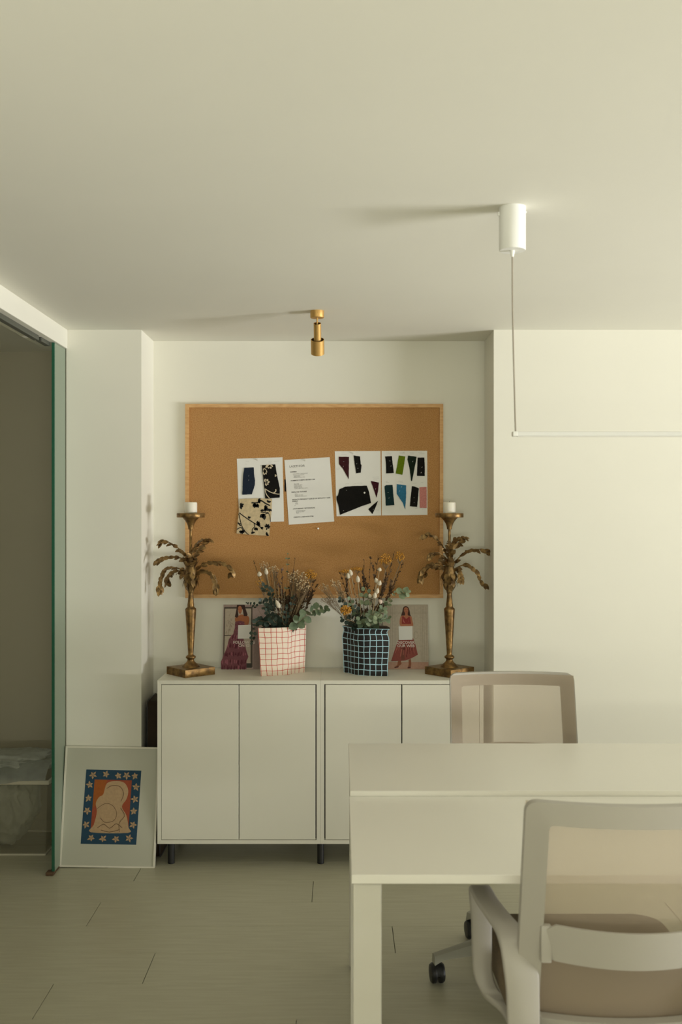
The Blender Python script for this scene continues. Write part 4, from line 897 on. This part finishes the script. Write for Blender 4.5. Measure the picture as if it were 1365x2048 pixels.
def office_chair(label):
    c = empty('office_chair', (0, 0, 0), label, 'office chair', 'white mesh office chairs at the desks')
    HW = .2255
    # back frame: rim with a curved back
    bm = B(); o_ = rr_loop(HW, HW+.004, .415, .934, .024); i_ = rr_loop(HW-.044, HW-.040, .458, .888, .010)
    def v(bm, x, z, dy): return bm.verts.new((x, arc_y(x, z, HW)+dy, z))
    R4 = [[v(bm, x, z, dy) for x, z in lp] for lp, dy in ((o_, .012), (o_, -.010), (i_, -.016), (i_, .010))]
    for a in range(4):
        b_ = (a+1) % 4
        for k in range(len(o_)):
            j = (k+1) % len(o_); bm.faces.new((R4[a][k], R4[a][j], R4[b_][j], R4[b_][k]))
    bmesh.ops.bevel(bm, geom=[e for e in bm.edges if all(len(f.verts) == 4 for f in e.link_faces) and e.calc_face_angle(0) > .9], offset=.003, segments=2, affect='EDGES')
    fin('back_frame', bm, M['chair'], c, smooth=50)
    # mesh panel on the front of the frame
    bm = B(); nx, nz = 22, 16; g = []
    for a in range(nx+1):
        x = (-1+2*a/nx)*(HW-.003); col = []
        for b_ in range(nz+1):
            z = .425+(.928-.425)*b_/nz; col.append(bm.verts.new((x, arc_y(x, z, HW)+.0155, z)))
        g.append(col)
    for a in range(nx):
        for b_ in range(nz): bm.faces.new((g[a][b_], g[a+1][b_], g[a+1][b_+1], g[a][b_+1]))
    # rounded corners
    for (x, z) in ((1, 1), (-1, 1)):
        for vv in bm.verts:
            pass
    tag(fin('mesh_back', bm, M['mesh'], c, smooth=180), 'see-through beige mesh')
    # lumbar band bowing out behind the mesh
    bm = B(); n = 28; prev = None
    for k in range(n+1):
        x = (-1+2*k/n)*(HW-.038); e_ = abs(x)/(HW-.038)
        zt_, zb_ = (.676, .596) if e_ < .90 else (.665, .600)
        if e_ > .965: zt_, zb_ = .652, .604
        ring = []
        for z, t_ in ((zt_, 0), (zt_, 1), (zb_, 1), (zb_, 0)):
            ring.append(bm.verts.new((x, arc_y(x, z, HW)-.012-.030*(1-e_**2)-(.006 if t_ else 0), z)))
        if prev:
            for q in range(4): bm.faces.new((prev[q], prev[(q+1) % 4], ring[(q+1) % 4], ring[q]))
        else: bm.faces.new(ring)
        prev = ring
    bm.faces.new(prev)
    for sg in (-1, 1):
        x0, x1 = sorted((sg*(HW-.036), sg*(HW-.058))); yy_ = arc_y(x0, .63, HW); box(bm, x0, x1, yy_-.030, yy_-.012, .592, .668, .003)
    fin('lumbar_band', bm, M['chair'], c, smooth=40)
    # spine plate that joins the back to the seat
    bm = B(); 
    for a, b_ in (((-.30, .47), (-.13, .375)),):
        tube(bm, cr([(0, -.335, .452), (0, -.325, .40), (0, -.24, .372), (0, -.05, .372)], 5), .026, 8, flatten=.6)
    box(bm, -.13, .13, -.10, .14, .365, .395, .006); fin('tilt_mechanism', bm, M['base'], c, smooth=40)
    # seat
    bm = B(); vs_ = []
    lp = rr_loop(.235, .225, -.225, .255, .07, 6, 6)
    lay = [(.93, .392), (1.0, .402), (1.0, .445), (.985, .458), (.95, .466), (.6, .470), (.0, .468)]
    rings = [[bm.verts.new((x*s_, (y_-.015)*s_+.015, z_)) for x, y_ in lp] for s_, z_ in lay[:-1]]
    for a, b_ in zip(rings, rings[1:]):
        for k in range(len(lp)): j = (k+1) % len(lp); bm.faces.new((a[k], a[j], b_[j], b_[k]))
    bm.faces.new(rings[0]); bm.faces.new(rings[-1]); fin('seat', bm, M['seat'], c, smooth=60)
    # armrests: one looped band each
    for sg in (-1, 1):
        X0 = sg*1
        P_ = [(-.300, .40, .222, .062, .020), (-.302, .46, .222, .066, .020), (-.296, .52, .222, .068, .020), (-.285, .565, .224, .072, .022), (-.262, .600, .228, .070, .020), (-.21, .612, .236, .060, .016), (-.14, .616, .250, .054, .015), (-.06, .618, .262, .052, .015), (.008, .619, .266, .050, .014), (.022, .614, .267, .050, .014),
              (.024, .600, .267, .050, .016), (.014, .54, .264, .048, .022), (.006, .47, .264, .046, .024), (-.002, .42, .262, .044, .024), (-.024, .385, .246, .042, .022), (-.07, .368, .210, .042, .018), (-.15, .362, .200, .046, .018), (-.24, .364, .210, .054, .018), (-.285, .376, .220, .060, .020)]
        q = cr([Vector((y_, z_, xc)) for y_, z_, xc, w_, t_ in P_], 4, True); qq = cr([Vector((w_, t_, 0)) for y_, z_, xc, w_, t_ in P_], 4, True)
        bm = B(); ribbon(bm, [(a.x, a.y, X0*a.z, b_.x, b_.y) for a, b_ in zip(q, qq)]); fin('armrest', bm, M['chair'], c, smooth=50)
    bm = B(); box(bm, -.20, .20, -.16, -.10, .352, .366, .003); box(bm, -.16, .16, -.12, .08, .3655, .372, .002); fin('arm_bracket', bm, M['base'], c, smooth=0)
    # gas column, star base, castors
    bm = B(); lathe(bm, [(.016, .37), (.016, .25), (.025, .248), (.025, .16)], 20); tag(fin('gas_column', bm, M['rub'], c), 'dark gas lift column')
    bm = B(); lathe(bm, [(.030, .165), (.048, .160), (.055, .145), (.055, .10), (.045, .092)], 28)
    A0 = 191+180
    for k in range(5):
        a = math.radians(A0-72*k); u = Vector((math.cos(a), math.sin(a), 0)); s_ = Vector((-u.y, u.x, 0)); rings = []
        for r_, zt_, zb_, w_ in ((.03, .158, .098, .033), (.12, .140, .092, .028), (.22, .115, .085, .023), (.30, .096, .078, .020), (.328, .090, .062, .018)):
            rings.append([bm.verts.new(u*r_+s_*w_*q+Vector((0, 0, z))) for q, z in ((-.75, zt_), (-.25, zt_+.004), (.25, zt_+.004), (.75, zt_), (1, zb_), (-1, zb_))])
        for p0, p1 in zip(rings, rings[1:]):
            for q in range(6): bm.faces.new((p0[q], p0[(q+1) % 6], p1[(q+1) % 6], p1[q]))
        bm.faces.new(rings[0]); bm.faces.new(rings[-1])
    fin('star_base', bm, M['base'], c, smooth=40)
    for k in range(5):
        a = math.radians(A0-72*k); u = Vector((math.cos(a), math.sin(a), 0)); cpos = u*.316
        wa = Matrix.Rotation(R.uniform(-.15, .15), 3, 'Z') @ Vector((1, 0, 0)); rot = Vector((0, 0, 1)).rotation_difference(wa).to_matrix()
        bm = B()
        for sg in (-1, 1):
            lathe(bm, [(.010, -.009), (.029, -.009), (.0315, -.006), (.0315, .003), (.027, .009), (.012, .0115), (0, .0115)], 24, cpos+Vector((0, 0, .0316))+wa*sg*.013, rot if sg > 0 else rot @ Matrix.Rotation(math.pi, 3, 'X'), cap=True)
        hood = [(.030*math.cos(t_), .0316+.034*math.sin(t_)) for t_ in [math.pi*i/10 for i in range(11)]]
        s_ = wa; f_ = Vector((-wa.y, wa.x, 0)); q0 = [bm.verts.new(cpos+f_*h_+Vector((0, 0, z))-s_*.010) for h_, z in hood]; q1 = [bm.verts.new(cpos+f_*h_+Vector((0, 0, z))+s_*.010) for h_, z in hood]
        bm.faces.new(q0); bm.faces.new(q1[::-1])
        for i in range(11): j = (i+1) % 11; bm.faces.new((q0[i], q0[j], q1[j], q1[i]))
        lathe(bm, [(.007, .060), (.007, .066)], 10, cpos)
        tag(fin('castor', bm, M['rub'], c, smooth=40), 'black twin-wheel castor')
    return c
ch = office_chair('white office chair with beige mesh back pushed in at the nearer desk, seen from behind')
def copy_tree(o, parent=None):
    c = o.copy(); COL.objects.link(c)
    if parent: c.parent = parent
    for k in list(o.children): copy_tree(k, c)
    return c
ch2 = copy_tree(ch); ch2['label'] = 'white office chair with beige mesh back facing us behind the farther desk'
ch.location = (.600, 2.362, 0)
ch2.location = (.6215, 3.275, 0); ch2.rotation_euler = (0, 0, math.pi)

# ------------------------------------------------------------------ framed print leaning against the pier
FH, FW = .506, .408
fy0 = 4.262
lean = math.asin((YF-.014-fy0)/FH)
fr = empty('framed_print', (PX(215.5, 4.27), fy0, .0005), 'white framed abstract print with a blue border, leaning on the wall by the glass door', 'framed picture')
fr.rotation_euler = (-lean, math.radians(0.9), 0)
w, t = FW/2, .007
bm = B(); box(bm, -w+t, w-t, -.0025, .010, t, FH-t); tag(fin('mount', bm, M['mount'], fr, smooth=0), 'wide pale mount behind glass')
bm = B()
for q in ([(-w, FH), (w, FH), (w-t, FH-t), (-w+t, FH-t)], [(-w, 0), (-w+t, t), (w-t, t), (w, 0)], [(-w, 0), (-w, FH), (-w+t, FH-t), (-w+t, t)], [(w, 0), (w-t, t), (w-t, FH-t), (w, FH)]): prism(bm, q, -.006, .012)
fin('frame', bm, M['frame'], fr, smooth=0)
# a plain generic stand-in for the artwork: blue border with small cream leaf shapes, orange and red field, rounded cream form
fx3 = lambda x: (x-960-0)*(.2395/1100)*.99*.98 + .010
# crop 130-300 x 1520-1710 (8.03 px per px)
def ax_(x): return ((130+x/8.03)-215.5)/466
def az_(y): return (1733-(1520+y/8.03))/466
p = Pic(ax_, az_); 
p.poly((30, 68, 92), [(275, 185), (1170, 190), (1138, 1352), (243, 1350)])
p.poly((158, 74, 44), [(418, 340), (1022, 345), (1000, 1172), (392, 1170)])
p.poly((164, 88, 26), [(418, 345), (620, 345), (560, 600), (470, 740), (405, 800)])
cr_ = p.mi((186, 156, 118))
p.poly(cr_, [(620, 400), (760, 360), (900, 385), (970, 500), (950, 640), (880, 760), (960, 900), (1000, 1080), (1000, 1168), (400, 1168), (440, 1050), (480, 850), (455, 720), (500, 620), (570, 570)], True)
p.poly(cr_, [(398, 1165), (430, 1080), (990, 1070), (1000, 1170)])
ln = p.mi((92, 66, 48))
def aline(pts, wd=7): p.line(ln, [(v_.x, v_.y) for v_ in cr([(a, b_, 0) for a, b_ in pts], 5)], wd)
aline([(480, 800), (600, 720), (720, 740), (800, 860), (760, 980), (620, 1010), (540, 940)])
aline([(500, 1100), (600, 1040), (700, 1100), (800, 1030), (900, 1090)])
aline([(620, 480), (720, 430), (840, 450), (900, 560), (860, 680)]); aline([(560, 1130), (700, 1160), (860, 1120)]); aline([(860, 780), (930, 900), (850, 1020), (860, 1160)])
for i, (x, y_, a) in enumerate(((390, 270, .4), (600, 255, 0), (800, 275, .7), (935, 270, -1), (1070, 275, .8), (345, 425, -.5), (335, 635, .9), (325, 830, -1), (315, 1050, -.7), (1095, 450, 1), (1085, 640, -.6), (1075, 830, .9), (1075, 1040, -1.2), (410, 1255, .2), (600, 1265, -.8), (810, 1265, .5), (1020, 1250, 0))):
    for k in range(5):
        an = a+k*2*math.pi/5; ux, uy = math.cos(an), math.sin(an); L_ = 66*R.uniform(.8, 1.1); wd = 17
        p.poly(cr_, [(x, y_), (x+ux*L_*.5-uy*wd, y_+uy*L_*.5+ux*wd), (x+ux*L_, y_+uy*L_), (x+ux*L_*.5+uy*wd, y_+uy*L_*.5-ux*wd)])
pic = p.done('print', fr); pic.location = (0, -.0018, 0)

# ------------------------------------------------------------------ dark case in the gap
cs = empty('slim_case', (-.823, 4.48, 0), 'dark brown slim case standing in the gap left of the cabinets', 'case')
bm = B()
pf = rr_loop(.115, .115, .004, .690, .03, 6, 3)
a_ = [bm.verts.new((-.027, x, z)) for x, z in pf]; b_ = [bm.verts.new((.027, x, z)) for x, z in pf]
bm.faces.new(a_); bm.faces.new(b_[::-1])
for i in range(len(pf)): j = (i+1) % len(pf); bm.faces.new((a_[i], a_[j], b_[j], b_[i]))
bmesh.ops.bevel(bm, geom=[e for e in bm.edges if e.calc_face_angle(0) > 1.0], offset=.006, segments=2, affect='EDGES')
fin('shell', bm, M['dark'], cs, smooth=40)
for x in (-.0275, .0275):
    bm = B(); q = [Vector((x, y_, z)) for y_, z in pf]; q.append(q[0]); tube(bm, q, .003, 6); tag(fin('piping', bm, M['blk'], cs), 'black edge piping')
# ------------------------------------------------------------------ storage box with bags in the side room
bxo = empty('storage_box', (-1.535, 4.575, 0), 'clouded plastic storage box on the floor of the dark side room', 'storage box')
bm = B(); hw, hd, H = .225, .165, .335
def tap(z): return 1+.06*z/H
vs0 = [[bm.verts.new((sx_*hw*k*(tap(z)), sy_*hd*k*(tap(z)), max(z, .004 if k < 1 else 0))) for sx_, sy_ in ((-1, -1), (1, -1), (1, 1), (-1, 1))] for k, z in ((1, 0), (1, H))]
for i in range(4): j = (i+1) % 4; bm.faces.new((vs0[0][i], vs0[0][j], vs0[1][j], vs0[1][i]))
bm.faces.new(vs0[0])
bmesh.ops.solidify(bm, geom=bm.faces[:], thickness=.003)
fin('box_body', bm, M['crate'], bxo, smooth=0)
bm = B()
k = 1.06; 
for a, b_, c_, d_ in ((-hw*k-.008, hw*k+.008, -hd*k-.010, -hd*k+.002), (-hw*k-.008, hw*k+.008, hd*k-.002, hd*k+.010), (-hw*k-.010, -hw*k+.002, -hd*k, hd*k), (hw*k-.002, hw*k+.010, -hd*k, hd*k)): box(bm, a, b_, c_, d_, H-.016, H+.002, .003)
fin('rim', bm, M['craterim'], bxo, smooth=0)
bm = B()
for a, b_, c_, d_ in ((-hw, hw, -hd-.002, -hd+.006), (-hw, hw, hd-.006, hd+.002), (-hw-.002, -hw+.006, -hd, hd), (hw-.006, hw+.002, -hd, hd)): box(bm, a, b_, c_, d_, 0, .009, .002)
fin('bottom_edge', bm, M['craterim'], bxo, smooth=0)
from mathutils import noise as NZ
def bag(c, sc, m, label, seed, amp=.28, rough=3.2):
    bm = B(); ball(bm, (0, 0, 0), 1, 5)
    for v in bm.verts:
        d_ = v.co.copy(); nse = NZ.noise(d_*rough*.5+Vector((seed, 0, 0)))*.6 + abs(NZ.noise(d_*rough+Vector((0, seed, 0))))*.7 + abs(NZ.noise(d_*rough*2.3+Vector((0, 0, seed))))*.3
        r_ = 1-amp*nse*1.3
        q = Vector((math.copysign(abs(d_.x)**.75, d_.x), math.copysign(abs(d_.y)**.75, d_.y), math.copysign(abs(d_.z)**.8, d_.z)))*r_
        v.co = Vector((q.x*sc[0], q.y*sc[1], q.z*sc[2]))
    zmin = min(v.co.z for v in bm.verts)
    return tag(fin('plastic_bag', bm, m, None, (c[0], c[1], c[2]-zmin), smooth=180), label, 'plastic bag')
bag((-1.53, 4.555, .006), (.150, .140, .185), M['bag'], 'crumpled clear plastic bag stuffed inside the storage box', 3.1)
bag((-1.535, 4.575, .325), (.235, .16, .050), M['bag'], 'crumpled plastic bag spilling over the top of the storage box', 8.4, .35)
# blue tinted strip of film hanging over the front edge
bm = B(); n = 24; pr = None
for i in range(n+1):
    t = i/n; x = .235-.47*t; sag = .02*math.sin(t*9)+.005*math.sin(t*31)
    row = [bm.verts.new((x, y_, z)) for y_, z in ((-.10, .070-.03*t+sag*.5), (-.13, .062-.03*t+sag*.6), (-.16, .048-.03*t+sag*.5), (-.194, .022-.01*t), (-.197, .012-.018*t+sag*.2), (-.199, .006-.030*t+sag*.25))]
    if pr:
        for q in range(5): bm.faces.new((pr[q], pr[q+1], row[q+1], row[q]))
    pr = row
tag(fin('plastic_film', bm, M['bagblue'], None, (-1.535, 4.575, .335), smooth=180), 'bluish plastic film draped over the front rim of the storage box', 'plastic film')

# ------------------------------------------------------------------ light, camera
W = bpy.data.worlds.new('daylight'); SC.world = W; W.use_nodes = True
W.node_tree.nodes['Background'].inputs[0].default_value = (0.80, 0.88, 0.92, 1); W.node_tree.nodes['Background'].inputs[1].default_value = 0.3
def area(name, loc, rot, sx_, sy_, energy, col):
    l = bpy.data.lights.new(name, 'AREA'); l.shape = 'RECTANGLE'; l.size = sx_; l.size_y = sy_; l.energy = energy; l.color = col
    o = bpy.data.objects.new(name, l); COL.objects.link(o); o.location = loc; o.rotation_euler = rot; return o
def aim(name, loc, d_, sx_, sy_, e, c_, spread=180):
    o = area(name, loc, Vector(d_).to_track_quat('-Z', 'Y').to_euler(), sx_, sy_, e, c_); o.data.spread = math.radians(spread); return o
# sunlit terrace outside throws light up through the glazing; the front lamps are added fill
aim('terrace_bounce', (XR+.62, (W0+W1)/2, .10), (-1.0, 0.30, 0.45), W1-W0, .9, 182, (1.0, 0.99, 0.97), 80)
aim('front_fill', ((V0+V1)/2, YB-.15, (VZ0+VZ1)/2), (0, 1, 0), V1-V0-.1, VZ1-VZ0-.1, 13, (1.0, 0.985, 0.82))  # added fill to brighten niche, doors and column
aim('front_fill_up', ((V0+V1)/2, YB-.6, .9), (0, 1, 0.7), V1-V0-.1, .8, 70, (1.0, 0.985, 0.82), 140)  # second added fill, tilted upward
cam = bpy.data.cameras.new('camera'); co = bpy.data.objects.new('camera', cam); COL.objects.link(co)
co.location = (0, 0, CAMZ); co.rotation_euler = (math.pi/2, 0, 0)
cam.sensor_fit = 'VERTICAL'; cam.sensor_height = 36; cam.sensor_width = 24; cam.lens = F*36/2048
cam.shift_y = (HY-1024)/2048; cam.shift_x = (682.5-CX)/2048
cam.clip_start = .05
cam.dof.use_dof = True; cam.dof.focus_distance = 4.45; cam.dof.aperture_fstop = 5.0
SC.camera = co
SC.view_settings.view_transform = 'Standard'; SC.view_settings.look = 'None'; SC.view_settings.gamma = 1.0; SC.view_settings.use_curve_mapping = False
SC.view_settings.exposure = 0.1
